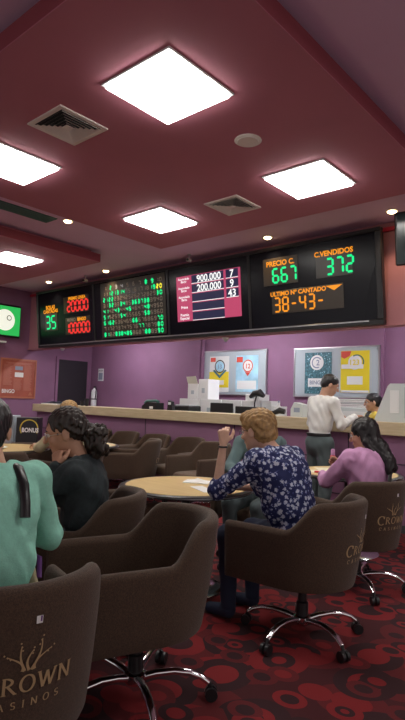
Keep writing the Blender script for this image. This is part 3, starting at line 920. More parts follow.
# black floor sign with gold ring
t = thing('floor_sign', 'black square sign with gold ring and white BONUS lettering by left wall', 'sign', (-8.56, 5.20, 0.0), math.radians(41))
MB().box(-.20, .18, 0, .30, 0.0, .975, .01).obj('body', M['black'], t)
ring_mb(.03, .78, .145, .165, -.002, -.5, 3.7).obj('ring', M['uniform'], t)
text('lettering', 'BONUS', .105, M['paper'], t, .05, -.003, .72, .004, sx=.85)
t = thing('grey_cabinet', 'grey metal cabinet standing left of the black sign', 'cabinet', (-9.05, 5.05, 0), math.radians(41))
MB().box(-.22, .16, 0, .35, 0, .99, .01).obj('body', M['greybd'], t)
MB().box(-.18, .12, -.008, 0, .50, .94, .003).obj('door', M['steel'], t)

# ------------------------------------------------------------------ tub chairs
RW = 0.325
YF = 0.345
Z0, ZARM, ZBACK = 0.345, 0.675, 0.845
def plan(t, off=0.0):
    """t in 0..1 from the left front tip round the back to the right front tip; returns x, y"""
    r = RW - off
    straight = YF
    arc = PI * RW
    L = 2 * straight + arc
    s = t * L
    if s < straight:
        return (-r, YF - s)
    if s > straight + arc:
        return (r, s - straight - arc)
    a = (s - straight) / RW
    return (-r * math.cos(a), -r * math.sin(a))
def rim_z(y):
    f = min(1, max(0, (-0.03 - y) / 0.17))
    f = f * f * (3 - 2 * f)
    hi = ZBACK - 0.020 * min(1, max(0, (y + RW) / 0.30))
    return ZARM + (hi - ZARM) * f
def lean_y(y, z):
    return y - .055 * min(1, max(0, -y / RW)) * max(0, (z - Z0) / (ZBACK - Z0)) if y < 0 else y
def taper(z):
    return 0.915 + 0.085 * min(1.0, max(0.0, (z - Z0) / (ZARM - Z0))) ** 0.7
def tub_chair_meshes():
    t = thing('tub_chair', '', 'chair')
    TH = 0.058
    N = 72
    rows = []
    for i in range(N + 1):
        u = i / N
        xo, yo = plan(u); xi, yi = plan(u, TH)
        zt = rim_z(yo)
        sec = []
        for z in (Z0 + .0, Z0 + .012, Z0 + .08, Z0 + .18, zt - .10, zt - .035):
            k = taper(z)
            inset = .012 if z == Z0 else 0
            kx, ky = (k if True else 1), (k if yo < 0 else 1)
            sec.append((xo * kx * (1 - inset), yo * (ky if yo < 0 else 1), z))
        # rounded rim
        for a in (25, 60, 90, 120, 155):
            aa = math.radians(a)
            f = (1 - math.cos(aa)) / 2
            sec.append((xo + (xi - xo) * f, yo + (yi - yo) * f, zt - .035 + .035 * math.sin(aa)))
        for z in (zt - .035, zt - .10, Z0 + .18, Z0 + .05):
            k = taper(z)
            sec.append((xi * k, yi * (k if yi < 0 else 1), z))
        rows.append(sec)
    n = len(rows[0])
    rows = [[(x, lean_y(y, z), z) for x, y, z in sec] for sec in rows]
    # round the arm fronts by pulling the first and last rows in
    def tip(sec, d):
        c = Vector((sum(p[0] for p in sec) / n, 0, 0))
        return [(c.x + (p[0] - c.x) * (1 - d * .55), p[1] + .022 * (1 - (1 - d) ** 2) ** .5 * 1.0, p[2] - (.02 * d if p[2] > ZARM - .05 else 0)) for p in sec]
    rows = [tip(rows[0], 1.0), tip(rows[0], .5)] + rows + [tip(rows[-1], .5), tip(rows[-1], 1.0)]
    mb = MB()
    vs = [p for r in rows for p in r]
    fs = []
    for i in range(len(rows) - 1):
        for k in range(n):
            j = (k + 1) % n
            fs.append((i * n + k, (i + 1) * n + k, (i + 1) * n + j, i * n + j))
    fs.append(tuple(range(n))); fs.append(tuple(range(len(vs) - 1, len(vs) - n - 1, -1)))
    mb.add(vs, fs)
    mb.obj('shell', M['fabric'], t, smooth=True)
    # seat cushion: superellipse outline, domed top
    mb = MB()
    prof = [(.90, Z0 + .004), (.985, Z0 + .015), (1.0, Z0 + .045), (1.0, Z0 + .090), (.975, Z0 + .112), (.90, Z0 + .126), (.6, Z0 + .134), (.2, Z0 + .136)]
    vs, fs = [], []
    nn = 40
    for (k, z) in prof:
        for i in range(nn):
            a = 2 * PI * i / nn
            ca, sa = math.cos(a), math.sin(a)
            if sa < 0:
                r_ = (RW - TH - .004) * .95
                x, y = r_ * ca, r_ * sa
            else:
                r_ = (RW - TH - .004) * .95
                x, y = r_ * math.copysign(abs(ca) ** .35, ca), (YF - .005) * abs(sa) ** .35
            vs.append((x * k, y * k, z))
    for q in range(len(prof) - 1):
        for i in range(nn):
            j = (i + 1) % nn
            fs.append((q * nn + i, q * nn + j, (q + 1) * nn + j, (q + 1) * nn + i))
    fs.append(tuple(range(nn - 1, -1, -1))); fs.append(tuple((len(prof) - 1) * nn + i for i in range(nn)))
    mb.add(vs, fs)
    mb.obj('seat_cushion', M['fabric_seat'], t, smooth=True)
    # under plate
    mb = MB(); mb.box(-.12, .12, -.12, .14, Z0 - .022, Z0 + .003, .004); mb.obj('seat_plate', M['black'], t)
    MB().lathe([(0, .10), (.036, .10), (.036, .20), (.026, .205), (.026, Z0 - .02), (0, Z0 - .02)], n=20).obj('gas_column', M['black'], t, smooth=True)
    MB().lathe([(0, .075), (.045, .075), (.052, .085), (.052, .118), (.040, .128), (0, .128)], n=20).obj('base_hub', M['chrome'], t, smooth=True)
    for k in range(5):
        a = 2 * PI * k / 5 + 0.50
        ca, sa = math.cos(a), math.sin(a)
        pts = [(r * ca, r * sa, z) for r, z in ((.03, .10), (.10, .118), (.18, .128), (.25, .122), (.305, .104), (.340, .078))]
        leg = MB().tube(pts, [.021, .020, .019, .018, .017, .015], 12, 0.8).obj('leg', M['chrome'], t, smooth=True)
        cx, cy = .353 * ca, .353 * sa
        mb = MB()
        for s_ in (-.016, .016):
            px, py = cx - sa * s_, cy + ca * s_
            mb.tube([(px - sa * -.010, py + ca * -.010, .030), (px - sa * .010, py + ca * .010, .030)], .029, 16)
        mb.tube([(cx, cy, .045), (cx - .012 * ca, cy - .012 * sa, .082)], .010, 8)
        mb.obj('caster', M['black'], leg, smooth=True)
    # embroidered emblem, wrapped on the outside of the back
    def wrap(u, v):
        z = v
        k = taper(z)
        th = u / RW
        r = RW * k + .0035
        return (r * math.sin(th), lean_y(-r * math.cos(th), z), z)
    emb = MB()
    def ribbon(pts, w0, w1=None, call=True):
        w1 = w0 if w1 is None else w1
        vs = []
        for i, (x, y) in enumerate(pts):
            a = pts[max(i - 1, 0)]; b = pts[min(i + 1, len(pts) - 1)]
            dx, dy = b[0] - a[0], b[1] - a[1]
            l = math.hypot(dx, dy) or 1
            dx /= l; dy /= l
            f = i / (len(pts) - 1)
            w = w0 + (w1 - w0) * f
            if call:
                w *= .40 + .60 * abs(dy)
            vs += [wrap(x - dy * w, y + dx * w), wrap(x + dy * w, y - dx * w)]
        emb.add(vs, [(2 * i, 2 * i + 1, 2 * i + 3, 2 * i + 2) for i in range(len(pts) - 1)])
    def arc(cx, cy, rx, ry, a0, a1, n=14):
        return [(cx + rx * math.cos(math.radians(a0 + (a1 - a0) * i / n)), cy + ry * math.sin(math.radians(a0 + (a1 - a0) * i / n))) for i in range(n + 1)]
    def seg(x0, y0, x1, y1, n=3):
        return [(x0 + (x1 - x0) * i / n, y0 + (y1 - y0) * i / n) for i in range(n + 1)]
    def letter(ch, x, y, h, wgt):
        S = lambda pts: ribbon([(x + a * h, y + b * h) for a, b in pts], wgt * h)
        T = lambda a, b, w_=.14: ribbon([(x + (a - w_) * h, y + b * h), (x + (a + w_) * h, y + b * h)], wgt * h * .8)
        if ch == 'C': S(arc(.42, .5, .40, .5, 45, 315, 20)); S(seg(.72, .70, .72, .98)); return .88
        if ch == 'R':
            S(seg(.15, 0, .15, 1)); S(arc(.15, .75, .45, .25, 90, -90, 12)); S(seg(.35, .5, .78, 0)); T(.15, 0); T(.15, 1, .12); T(.82, 0, .08); return .95
        if ch == 'O': S(arc(.45, .5, .40, .5, 0, 360, 26)); return .98
        if ch == 'W':
            S(seg(.08, 1, .36, 0)); S(seg(.36, 0, .60, .95)); S(seg(.60, .95, .84, 0)); S(seg(.84, 0, 1.12, 1)); T(.08, 1, .12); T(1.12, 1, .12); return 1.28
        if ch == 'N': S(seg(.14, 0, .14, 1)); S(seg(.14, 1, .80, 0)); S(seg(.80, 0, .80, 1)); T(.14, 0, .12); T(.10, 1, .12); T(.80, 1, .12); return 1.0
        if ch == 'A': S(seg(.05, 0, .42, 1)); S(seg(.42, 1, .80, 0)); S(seg(.2, .35, .65, .35)); T(.05, 0, .1); T(.8, 0, .1); return .95
        if ch == 'S': S(arc(.34, .74, .24, .25, 30, 270, 12)); S(arc(.34, .25, .26, .25, 90, -150, 12)); return .78
        if ch == 'I': S(seg(.15, 0, .15, 1)); T(.15, 0); T(.15, 1); return .40
        return .5
    x = -.128
    for i, ch in enumerate('CROWN'):
        h = .062 if i == 0 else .048
        x += letter(ch, x, .548 + (-.006 if i == 0 else 0), h, .085) * h + .004
    x = -.112
    for ch in 'CASINOS':
        x += letter(ch, x, .503, .021, .09) * .021 + .0165
    # reed crown: five arcs with beads
    for (x0, x1, bend, top) in ((-.018, -.062, .022, .596), (-.010, -.024, -.016, .622), (.002, .010, -.018, .606), (.008, .032, .022, .632), (.018, .064, -.022, .600)):
        pts = []
        for i in range(11):
            f = i / 10
            pts.append((x0 + (x1 - x0) * f ** 1.4 + bend * math.sin(PI * f) * .55, .610 + (top + .062 - .610) * f))
        ribbon(pts, .0042, .0014, False)
        for i in range(3):
            f = .82 + i * .14
            bx = x0 + (x1 - x0) * f ** 1.4; by = .610 + (top + .062 - .610) * f
            r = .0032
            emb.add([wrap(bx - r, by), wrap(bx, by - r), wrap(bx + r, by), wrap(bx, by + r)], [(0, 1, 2, 3)])
    emb.obj('emblem', M['gold'], t)
    lb = MB()
    def patch(mb, u0, u1, v0, v1):
        mb.add([wrap(u0, v0), wrap((u0 + u1) / 2, v0), wrap(u1, v0), wrap(u1, v1), wrap((u0 + u1) / 2, v1), wrap(u0, v1)], [(0, 1, 4, 5), (1, 2, 3, 4)])
    patch(lb, .010, .028, .740, .762)
    lb2 = lb.obj('inventory_tag', M['paper'], t)
    b2 = MB(); b2.add([tuple(Vector(p) * 1.003) for p in (wrap(.021, .743), wrap(.026, .743), wrap(.026, .759), wrap(.021, .759))], [(0, 1, 2, 3)])
    b2.obj('tag_print', M['violet'], lb2)
    return t

CH = [
 # x, y, facing dx, dy, label, group
 (-1.72, .975, -.965, .26, 'brown tub chair at front left, crown emblem large, woman in mint top on it', 'logo'),
 (-1.90, 1.78, -.37, -.93, 'empty brown tub chair in the middle foreground with its seat facing left', None),
 (-2.59, 1.95, -.755, -.656, 'brown tub chair under the curly-haired woman in charcoal', None),
 (-1.695, 2.925, -.99, -.08, 'brown tub chair with crown emblem under the woman in navy flowered blouse', None),
 (-1.84, 3.97, -.945, .33, 'brown tub chair with crown emblem under the woman in pink', None),
 (-3.06, 2.46, .35, .9, 'brown tub chair back showing between the curly-haired woman and honey table', None),
 (-2.80, 4.06, .2, -1, 'brown tub chair across the honey table, under the person in grey jacket', None),
 (-4.48, 5.22, -.1, -1, 'brown tub chair by the counter, rightmost of the empty row', None),
 (-5.20, 5.56, 0, -1, 'brown tub chair by the counter, second from right in the empty row', None),
 (-5.88, 5.56, 0, -1, 'brown tub chair by the counter, third from right in the empty row', None),
 (-6.56, 5.56, 0, -1, 'brown tub chair by the counter, fourth from right in the empty row', None),
 (-7.24, 5.56, 0, -1, 'brown tub chair by the counter, leftmost of the empty row', None),
 (-5.42, 4.88, -.75, -.66, 'dark-sided brown tub chair tucked at right of the far left table', None),
 (-4.98, 2.74, -.8, .6, 'brown tub chair back seen just right of the mint woman\'s head', None),
 (-6.86, 4.30, -.6, -.8, 'brown tub chair below the black sign behind the beige sleeve', None),
 (-5.06, 3.65, -1, -.1, 'brown tub chair hidden behind the curly-haired woman, blond person on it', None),
]
proto = tub_chair_meshes()
for i, (x, y, dx, dy, lab, g) in enumerate(CH):
    rz = face_rz(dx, dy)
    if i == 0:
        proto.location = (x, y, 0); proto.rotation_euler = (0, 0, rz); proto['label'] = lab; proto['group'] = 'brown tub chairs'
    else:
        dup(proto, (x, y, 0), rz, lab)

# ------------------------------------------------------------------ tables
def round_table(label, x, y, r=.5):
    t = thing('round_table', label, 'table', (x, y, 0), 0, 'round honey-topped tables')
    MB().lathe([(0, .712), (r - .02, .712), (r - .004, .716), (r, .724), (r, .734), (r - .012, .740), (0, .740)], n=56).obj('table_edge', M['black'], t, smooth=True)
    MB().lathe([(0, .7395), (r - .045, .7395), (r - .047, .7425), (0, .7425)], n=56).obj('tabletop', M['tablewood'], t, smooth=True)
    MB().lathe([(r - .010, .722), (r + .002, .722), (r + .002, .729), (r - .010, .729)], n=56).obj('edge_trim', M['steel'], t, smooth=True)
    MB().lathe([(0, .015), (.038, .015), (.032, .10), (.032, .68), (.09, .70), (.09, .712), (0, .712)], n=24).obj('column', M['black'], t, smooth=True)
    MB().lathe([(0, 0), (.285, 0), (.29, .008), (.27, .018), (.15, .030), (.06, .050), (.045, .075), (0, .075)], n=44).obj('base_disc', M['chrome'], t, smooth=True)
    return t
T1 = (-2.76, 3.03)
round_table('honey-topped round table in front of the woman in flowered blouse', *T1)
round_table('round table behind the mint woman, mostly hidden by her', -2.90, 1.12, .5)
round_table('honey-topped round table far left behind the curly hair, beside empty chairs', -5.95, 4.42)
round_table('round table covered with cards in front of the woman in pink', -2.34, 4.84)
round_table('honey-topped round table at far left picture edge holding orange snacks', -6.05, 3.35, .55)
ZTT = .7425
def sheet(label, x, y, w_, h_, rz, m='paper', th=.002, cat='paper sheet', z=ZTT):
    o = MB().box(-w_ / 2, w_ / 2, -h_ / 2, h_ / 2, 0, th).obj('paper_sheet', M[m], loc=(x, y, z))
    o.rotation_euler = (0, 0, rz)
    return tag(o, label, cat)
# crumpled napkin
mb = MB()
vs = []
for i in range(7):
    for j in range(7):
        hgt = .004 + .030 * abs(math.sin(i * 1.9 + j * .8)) * (1 - abs(i - 3) / 3.6) * (1 - abs(j - 3) / 3.6)
        vs.append((-.10 + .033 * i, -.08 + .027 * j, hgt))
nv = len(vs)
vs += [(a, b, 0.0) for a, b, c in vs]
fs = []
for i in range(6):
    for j in range(6):
        a = i * 7 + j
        fs += [(a, a + 7, a + 8, a + 1), (nv + a, nv + a + 1, nv + a + 8, nv + a + 7)]
for i in range(6):
    fs += [(i, i + 1, nv + i + 1, nv + i), (42 + i, nv + 42 + i, nv + 43 + i, 43 + i), (i * 7, nv + i * 7, nv + i * 7 + 7, i * 7 + 7), (i * 7 + 6, i * 7 + 13, nv + i * 7 + 13, nv + i * 7 + 6)]
mb.add(vs, fs)
o = mb.obj('napkin', M['paper'], loc=(-2.80, 3.20, ZTT)); o.rotation_euler = (0, 0, .5)
tag(o, 'crumpled white napkin on the far side of the honey table', 'napkin')
sheet('flat white sheet with print on honey table beside the flowered sleeve', -2.55, 2.98, .26, .10, -.45)
# cards on the pink woman's table
sheet('cream bingo card nearest the flowered blouse on the card table', -2.58, 4.60, .40, .20, .75, 'cream')
sheet('cream bingo card in the middle of the card table under the hand', -2.32, 4.66, .40, .22, .75, 'cream', z=ZTT + .0025)
sheet('cream bingo card at the back of the card table', -2.50, 4.94, .42, .20, .75, 'cream')
t = thing('marker_pen', 'red marker pen lying across the cream bingo cards', 'pen', (-2.46, 4.56, ZTT + .010), .6)
MB().tube([(-.07, 0, 0), (.05, 0, 0)], .009, 10).obj('barrel', M['daub'], t, smooth=True)
MB().tube([(.05, 0, 0), (.075, 0, 0)], .007, 10).obj('cap', M['paper'], t, smooth=True)
# orange snacks on a plate
t = thing('snack_plate', 'plate of orange snacks on the far left table', 'plate', (-5.93, 3.20, ZTT))
MB().lathe([(0, 0), (.09, 0), (.14, .018), (.135, .022), (.085, .007), (0, .007)], n=28).obj('plate', M['paper'], t, smooth=True)
for k in range(14):
    a, r_ = random.random() * 6.3, .085 * random.random() ** .5
    o = MB().ball((r_ * math.cos(a), r_ * math.sin(a), .024 + .022 * (k % 2)), (.03, .022, .016), 8, 6).obj('snack', M['food'], t, smooth=True)
    if k == 0: first = o
#PEOPLE
# ------------------------------------------------------------------ people: smooth-blended bodies, surfaced as one continuous mesh
class Field:
    def __init__(s, k=.02, sc=1.0):
        s.p = []; s.k = k; s.sc = sc
    def cone(s, a, b, ra, rb, k=None):
        s.p.append(('c', np.array(a, float), np.array(b, float), ra * s.sc, rb * s.sc, s.k if k is None else k)); return s
    def ell(s, c, r, R=None, k=None):
        s.p.append(('e', np.array(c, float), np.array(r, float) * s.sc, np.eye(3) if R is None else R, None, s.k if k is None else k)); return s
    def cut(s, c, r, R=None):
        s.p.append(('x', np.array(c, float), np.array(r, float) * s.sc, np.eye(3) if R is None else R, None, 0)); return s
    def cutbelow(s, z): s.p.append(('z', z, None, None, None, 0)); return s
    def chain(s, pts, rads, k=None):
        for i in range(len(pts) - 1): s.cone(pts[i], pts[i + 1], rads[i], rads[i + 1], k)
        return s
    def bounds(s):
        lo, hi = np.full(3, 1e9), np.full(3, -1e9)
        for t, a, b, c, d, k in s.p:
            if t == 'c':
                r = max(c, d); lo = np.minimum(lo, np.minimum(a, b) - r); hi = np.maximum(hi, np.maximum(a, b) + r)
            elif t == 'e':
                r = b.max(); lo = np.minimum(lo, a - r); hi = np.maximum(hi, a + r)
        return lo - .03, hi + .03
    def mesh(s, vox, noise=None):
        lo, hi = s.bounds()
        n = np.ceil((hi - lo) / vox).astype(int) + 2
        F = np.full(n, .2, np.float32)
        ax = [lo[i] + vox * np.arange(n[i]) for i in range(3)]
        for t, a, b, c, d, k in s.p:
            if t == 'c': m = max(c, d) + k + .05; l, h = np.minimum(a, b) - m, np.maximum(a, b) + m
            elif t == 'z':
                q = int((a - lo[2]) / vox)
                F = np.maximum(F, (a - ax[2])[None, None, :].astype(np.float32)); continue
            else: m = b.max() + k + .05; l, h = a - m, a + m
            i0 = np.clip(((l - lo) / vox).astype(int), 0, n); i1 = np.clip(((h - lo) / vox).astype(int) + 1, 0, n)
            if (i1 <= i0).any(): continue
            sl = tuple(slice(i0[i], i1[i]) for i in range(3))
            X = ax[0][sl[0]][:, None, None]; Y = ax[1][sl[1]][None, :, None]; Z = ax[2][sl[2]][None, None, :]
            if t == 'c':
                ba = b - a; L2 = ba @ ba + 1e-12
                px, py, pz = X - a[0], Y - a[1], Z - a[2]
                u = np.clip((px * ba[0] + py * ba[1] + pz * ba[2]) / L2, 0, 1)
                D = np.sqrt((px - u * ba[0]) ** 2 + (py - u * ba[1]) ** 2 + (pz - u * ba[2]) ** 2) - (c + (d - c) * u)
            else:
                px, py, pz = X - a[0], Y - a[1], Z - a[2]
                q = [c[0, i] * px + c[1, i] * py + c[2, i] * pz for i in range(3)]
                k0 = np.sqrt(sum((q[i] / b[i]) ** 2 for i in range(3))) + 1e-9
                k1 = np.sqrt(sum((q[i] / b[i] ** 2) ** 2 for i in range(3))) + 1e-9
                D = k0 * (k0 - 1) / k1
            D = D.astype(np.float32); G = F[sl]
            if t == 'x': F[sl] = np.maximum(G, -D)
            elif k > 0:
                hh = np.clip(.5 + .5 * (G - D) / k, 0, 1)
                F[sl] = G * (1 - hh) + D * hh - k * hh * (1 - hh)
            else: F[sl] = np.minimum(G, D)
        if noise is not None:
            F += noise(ax[0][:, None, None], ax[1][None, :, None], ax[2][None, None, :]).astype(np.float32)
        F[0], F[-1], F[:, 0], F[:, -1], F[:, :, 0], F[:, :, -1] = (.1,) * 6
        S = F < 0
        cnt = np.zeros(np.array(F.shape) - 1, np.int8)
        for i in (0, 1):
            for j in (0, 1):
                for k in (0, 1):
                    cnt += S[i:i + cnt.shape[0], j:j + cnt.shape[1], k:k + cnt.shape[2]]
        act = np.argwhere((cnt > 0) & (cnt < 8))
        idx = np.full(cnt.shape, -1, np.int64); idx[tuple(act.T)] = np.arange(len(act))
        acc = np.zeros((len(act), 3)); num = np.zeros(len(act))
        for axis in range(3):
            o1, o2 = [q for q in range(3) if q != axis]
            for i in (0, 1):
                for j in (0, 1):
                    p0 = act.copy(); p0[:, o1] += i; p0[:, o2] += j
                    p1 = p0.copy(); p1[:, axis] += 1
                    f0 = F[tuple(p0.T)]; f1 = F[tuple(p1.T)]
                    m = (f0 < 0) != (f1 < 0)
                    u = np.where(m, f0 / np.where(m, f0 - f1, 1), 0)
                    P = p0.astype(float); P[:, axis] += u
                    acc[m] += P[m]; num += m
        V = acc / num[:, None] * vox + lo
        Q = []
        for axis in range(3):
            o1, o2 = (axis + 1) % 3, (axis + 2) % 3
            sl0 = [slice(1, -1)] * 3; sl1 = [slice(1, -1)] * 3
            sl0[axis] = slice(0, -1); sl1[axis] = slice(1, None)
            A, B = S[tuple(sl0)], S[tuple(sl1)]
            e = np.argwhere(A != B)
            if not len(e): continue
            flip = A[tuple(e.T)]
            base = e.copy(); base[:, o1] += 1; base[:, o2] += 1
            def cell(d1, d2):
                c_ = base.copy(); c_[:, o1] -= d1; c_[:, o2] -= d2
                return idx[tuple(c_.T)]
            q = np.stack([cell(1, 1), cell(0, 1), cell(0, 0), cell(1, 0)], 1)
            q[~flip] = q[~flip][:, ::-1]
            Q.append(q)
        Q = np.concatenate(Q)
        return V, Q
    def obj(s, name, m, parent, vox=.008, noise=None):
        V, Q = s.mesh(vox, noise)
        me = bpy.data.meshes.new(name)
        me.vertices.add(len(V)); me.vertices.foreach_set('co', V.ravel())
        me.loops.add(Q.size); me.loops.foreach_set('vertex_index', Q.ravel().astype(np.int32))
        me.polygons.add(len(Q)); me.polygons.foreach_set('loop_start', (np.arange(len(Q)) * 4).astype(np.int32))
        me.polygons.foreach_set('loop_total', np.full(len(Q), 4, np.int32))
        me.update(calc_edges=True); me.validate()
        me.polygons.foreach_set('use_smooth', [True] * len(me.polygons))
        me.materials.append(m)
        o = bpy.data.objects.new(name, me)
        C.objects.link(o)
        if parent: o.parent = parent
        return o

def rot(yaw=0, pitch=0, roll=0):
    """head frame: yaw turns left (degrees), pitch nods down, roll tilts to the person's right"""
    y, p, r = (math.radians(q) for q in (yaw, -pitch, roll))
    Rz = np.array([[math.cos(y), -math.sin(y), 0], [math.sin(y), math.cos(y), 0], [0, 0, 1]])
    Rx = np.array([[1, 0, 0], [0, math.cos(p), -math.sin(p)], [0, math.sin(p), math.cos(p)]])
    Ry = np.array([[math.cos(r), 0, math.sin(r)], [0, 1, 0], [-math.sin(r), 0, math.cos(r)]])
    return Rz @ Rx @ Ry
def unit(v):
    v = np.array(v, float); return v / np.linalg.norm(v)

def hand(F, wr, d, nrm, side, curl=(20, 30, 25), thumb=.3, sc=1.0):
    """side +1 right hand, -1 left; d along the palm; nrm is where the palm faces"""
    wr = np.array(wr, float); d = unit(d); n = unit(np.array(nrm, float) - np.dot(nrm, d) * d)
    s = np.cross(d, n) * side
    k = .006
    LEN = [(.040, .024, .019), (.045, .027, .020), (.041, .025, .019), (.031, .019, .016)]
    for i in range(4):
        off = (1.5 - i) * .0195 * sc
        base = wr + d * (.084 - .004 * abs(i - 1)) * sc + s * off
        F.cone(wr + d * .012 * sc + s * off * .45, base, .0155 * sc, .0115 * sc, .010)
        dirv = d.copy(); p = base; r = .0092 * sc
        for j in range(3):
            a = math.radians(curl[j] * (1 + .12 * i))
            dirv = unit(dirv * math.cos(a) + n * math.sin(a) * 1.0 - dirv * 0)
            nn = unit(n - np.dot(n, dirv) * dirv) if abs(np.dot(n, dirv)) < .98 else -d
            q = p + dirv * LEN[i][j] * sc
            F.cone(p, q, r, r * .90, k); p = q; r *= .90
            n_ = nn
            # carry the bending plane along
            if j < 2:
                a2 = math.radians(curl[j + 1] * (1 + .12 * i))
                dirv2 = dirv * math.cos(a2) + n_ * math.sin(a2)
                dirv = unit(dirv2) if curl[j + 1] else dirv
                # the next pass adds no further turn
                curl = tuple(list(curl[:j + 1]) + [curl[j + 1]] + list(curl[j + 2:]))
                p2 = p + dirv * LEN[i][j + 1] * sc
                F.cone(p, p2, r, r * .9, k)
                if j == 0:
                    a3 = math.radians(curl[2]); n3 = unit(n_ * math.cos(a2) - (unit(dirv * 0 + (q - base))) * math.sin(a2))
                    dir3 = unit(dirv * math.cos(a3) + n3 * math.sin(a3))
                    F.cone(p2, p2 + dir3 * LEN[i][2] * sc, r * .9, r * .8, k)
                break
    t0 = wr + d * .018 * sc + s * .018 * sc
    t1 = t0 + unit(d * .65 + s * .85 + n * thumb) * .042 * sc
    t2 = t1 + unit(d * .9 + s * .35 + n * (thumb + .1)) * .032 * sc
    t3 = t2 + unit(d * .95 + s * (-.05) + n * (thumb + .25)) * .026 * sc
    F.chain([t0, t1, t2, t3], [.016 * sc, .0125 * sc, .0105 * sc, .0085 * sc], .008)

def person(name_label, loc, face, J, skin='skin', group=None, vox=.007, cat='person'):
    """J holds joint positions in the body's own frame (+y forward, +x its right)"""
    t = thing('person', name_label, cat, loc, face_rz(*face), group)
    g = lambda k, dflt: np.array(J.get(k, dflt), float)
    neck = g('neck', (0, .02, 1.07)); head = g('head', (0, .06, 1.21)); R = J.get('R', rot())
    pel = g('pelvis', (0, 0, .53)); sw = J.get('sw', .165)
    tilt = neck - pel; mid = pel + tilt * .45
    ax_ = unit(J.get('shoulder_axis', (1, 0, 0)))
    LS = neck - ax_ * sw + np.array((0, 0, -.055)); RS = neck + ax_ * sw + np.array((0, 0, -.055))
    LS = g('LS', LS); RS = g('RS', RS)
    LE, RE, LW, RW_ = g('LE', LS + (-.04, .06, -.27)), g('RE', RS + (.04, .06, -.27)), g('LW', LS + (0, .30, -.25)), g('RW', RS + (0, .30, -.25))
    LH, RH = g('LH', pel + (-.09, .02, 0)), g('RH', pel + (.09, .02, 0))
    LK, RK = g('LK', (-.13, .44, .52)), g('RK', (.13, .44, .52))
    LA, RA = g('LA', (-.13, .42, .09)), g('RA', (.13, .42, .09))
    fat = J.get('fat', 1.0)
    lean = math.degrees(math.atan2(tilt[1], tilt[2]))
    RT = rot(pitch=lean)
    def torso(F, e):
        F.ell(pel, (.165 * fat + e, .125 * fat + e, .12 + e), RT, .05)
        F.ell(mid, (.135 * fat + e, .105 * fat + e, .17 + e), RT, .05)
        F.ell(pel + tilt * .74 + np.array((0, -.005, 0)), (.155 * fat + e, .108 * fat + e, .155 + e), RT, .05)
        F.cone(LS, RS, .052 * fat + e, .052 * fat + e, .05)
        if J.get('bust'):
            for s_ in (-1, 1):
                F.ell(pel + tilt * .70 + RT @ np.array((.07 * s_, .085 * fat, 0)), (.06 + e, .05 + e, .06 + e), RT, .04)
    def arms(F, e, upto=1.0, which='LR'):
        for c_, S_, E_, W_ in (('L', LS, LE, LW), ('R', RS, RE, RW_)):
            if c_ not in which: continue
            F.cone(S_, E_, .046 * fat + e, .038 + e, .03)
            if upto > 0:
                F.cone(E_, E_ + (W_ - E_) * upto, .038 + e, .038 - .014 * upto + e, .02)
    def legs(F, e, upto=1.0):
        for H_, K_, A_ in ((LH, LK, LA), (RH, RK, RA)):
            F.cone(H_, K_, .082 * fat + e, .056 + e, .04)
            F.cone(K_, K_ + (A_ - K_) * upto, .056 + e, (.056 - .018 * upto) + e, .03)
    B = Field(.02)
    torso(B, -.012); arms(B, -.002); legs(B, -.012)
    B.cone(neck + (0, -.012, -.03), head + R @ np.array((0, -.025, -.05)), .055, .050, .03)
    hsc = J.get('hsc', 1.0)
    h = lambda x, y, z: head + R @ np.array((x, y, z), float) * hsc
    B.sc = hsc
    B.ell(h(0, -.012, .028), (.074, .092, .084), R, .02)
    B.ell(h(0, .022, -.035), (.058, .066, .074), R, .03)
    B.ell(h(0, .062, -.092), (.026, .022, .020), R, .03)
    B.ell(h(0, .070, .022), (.050, .018, .014), R, .02)
    B.cone(h(0, .086, .012), h(0, .106, -.028), .008, .0135, .012)
    B.ell(h(0, .082, -.060), (.022, .012, .011), R, .012)
    for s_ in (-1, 1):
        B.ell(h(.036 * s_, .064, -.030), (.020, .018, .018), R, .02)
        B.ell(h(.076 * s_, -.006, -.012), (.010, .020, .032), R @ rot(yaw=-14 * s_), .006)
        B.cut(h(.031 * s_, .094, .004), (.017, .013, .010), R)
    B.sc = 1.0
    for c_, W_, E_, sd in (('L', LW, LE, -1), ('R', RW_, RE, 1)):
        dd = J.get(c_ + 'd', W_ - E_); nn = J.get(c_ + 'n', (0, 0, -1))
        hand(B, W_, dd, nn, sd, J.get(c_ + 'curl', (20, 30, 25)), J.get('thumb', .3), J.get('hs', .95))
    for A_ in (LA, RA):
        B.cone(A_, A_ + (0, .05, -.03), .034, .026, .02)
    B.obj('body', M[skin], t, vox)
    # eyes, brows, lips
    for s_ in (-1, 1):
        c_ = h(.031 * s_, .078, .004)
        e = MB().ball(tuple(c_), .0125, 12, 8).obj('eye', M['eyewhite'], t, smooth=True)
        c2 = h(.031 * s_, .0865, .003)
        MB().ball(tuple(c2), .0062, 10, 6).obj('iris', M['iris'], e, smooth=True)
        MB().tube([tuple(h(.014 * s_, .088, .024)), tuple(h(.030 * s_, .087, .029)), tuple(h(.047 * s_, .074, .023))], [.003, .004, .002], 6).obj('eyebrow', M[J.get('hair', 'hairbrown')], t, smooth=True)
    MB().tube([tuple(h(-.022, .084, -.060)), tuple(h(0, .0935, -.059)), tuple(h(.022, .084, -.060))], [.002, .0052, .002], 8).obj('lips', M['lip_'], t, smooth=True)
    return t, dict(hsc=hsc, torso=torso, arms=arms, legs=legs, h=h, R=R, neck=neck, head=head, pel=pel, LS=LS, RS=RS, LE=LE, RE=RE, LW=LW, RW=RW_, LK=LK, RK=RK, LA=LA, RA=RA, tilt=tilt, fat=fat, RT=RT)

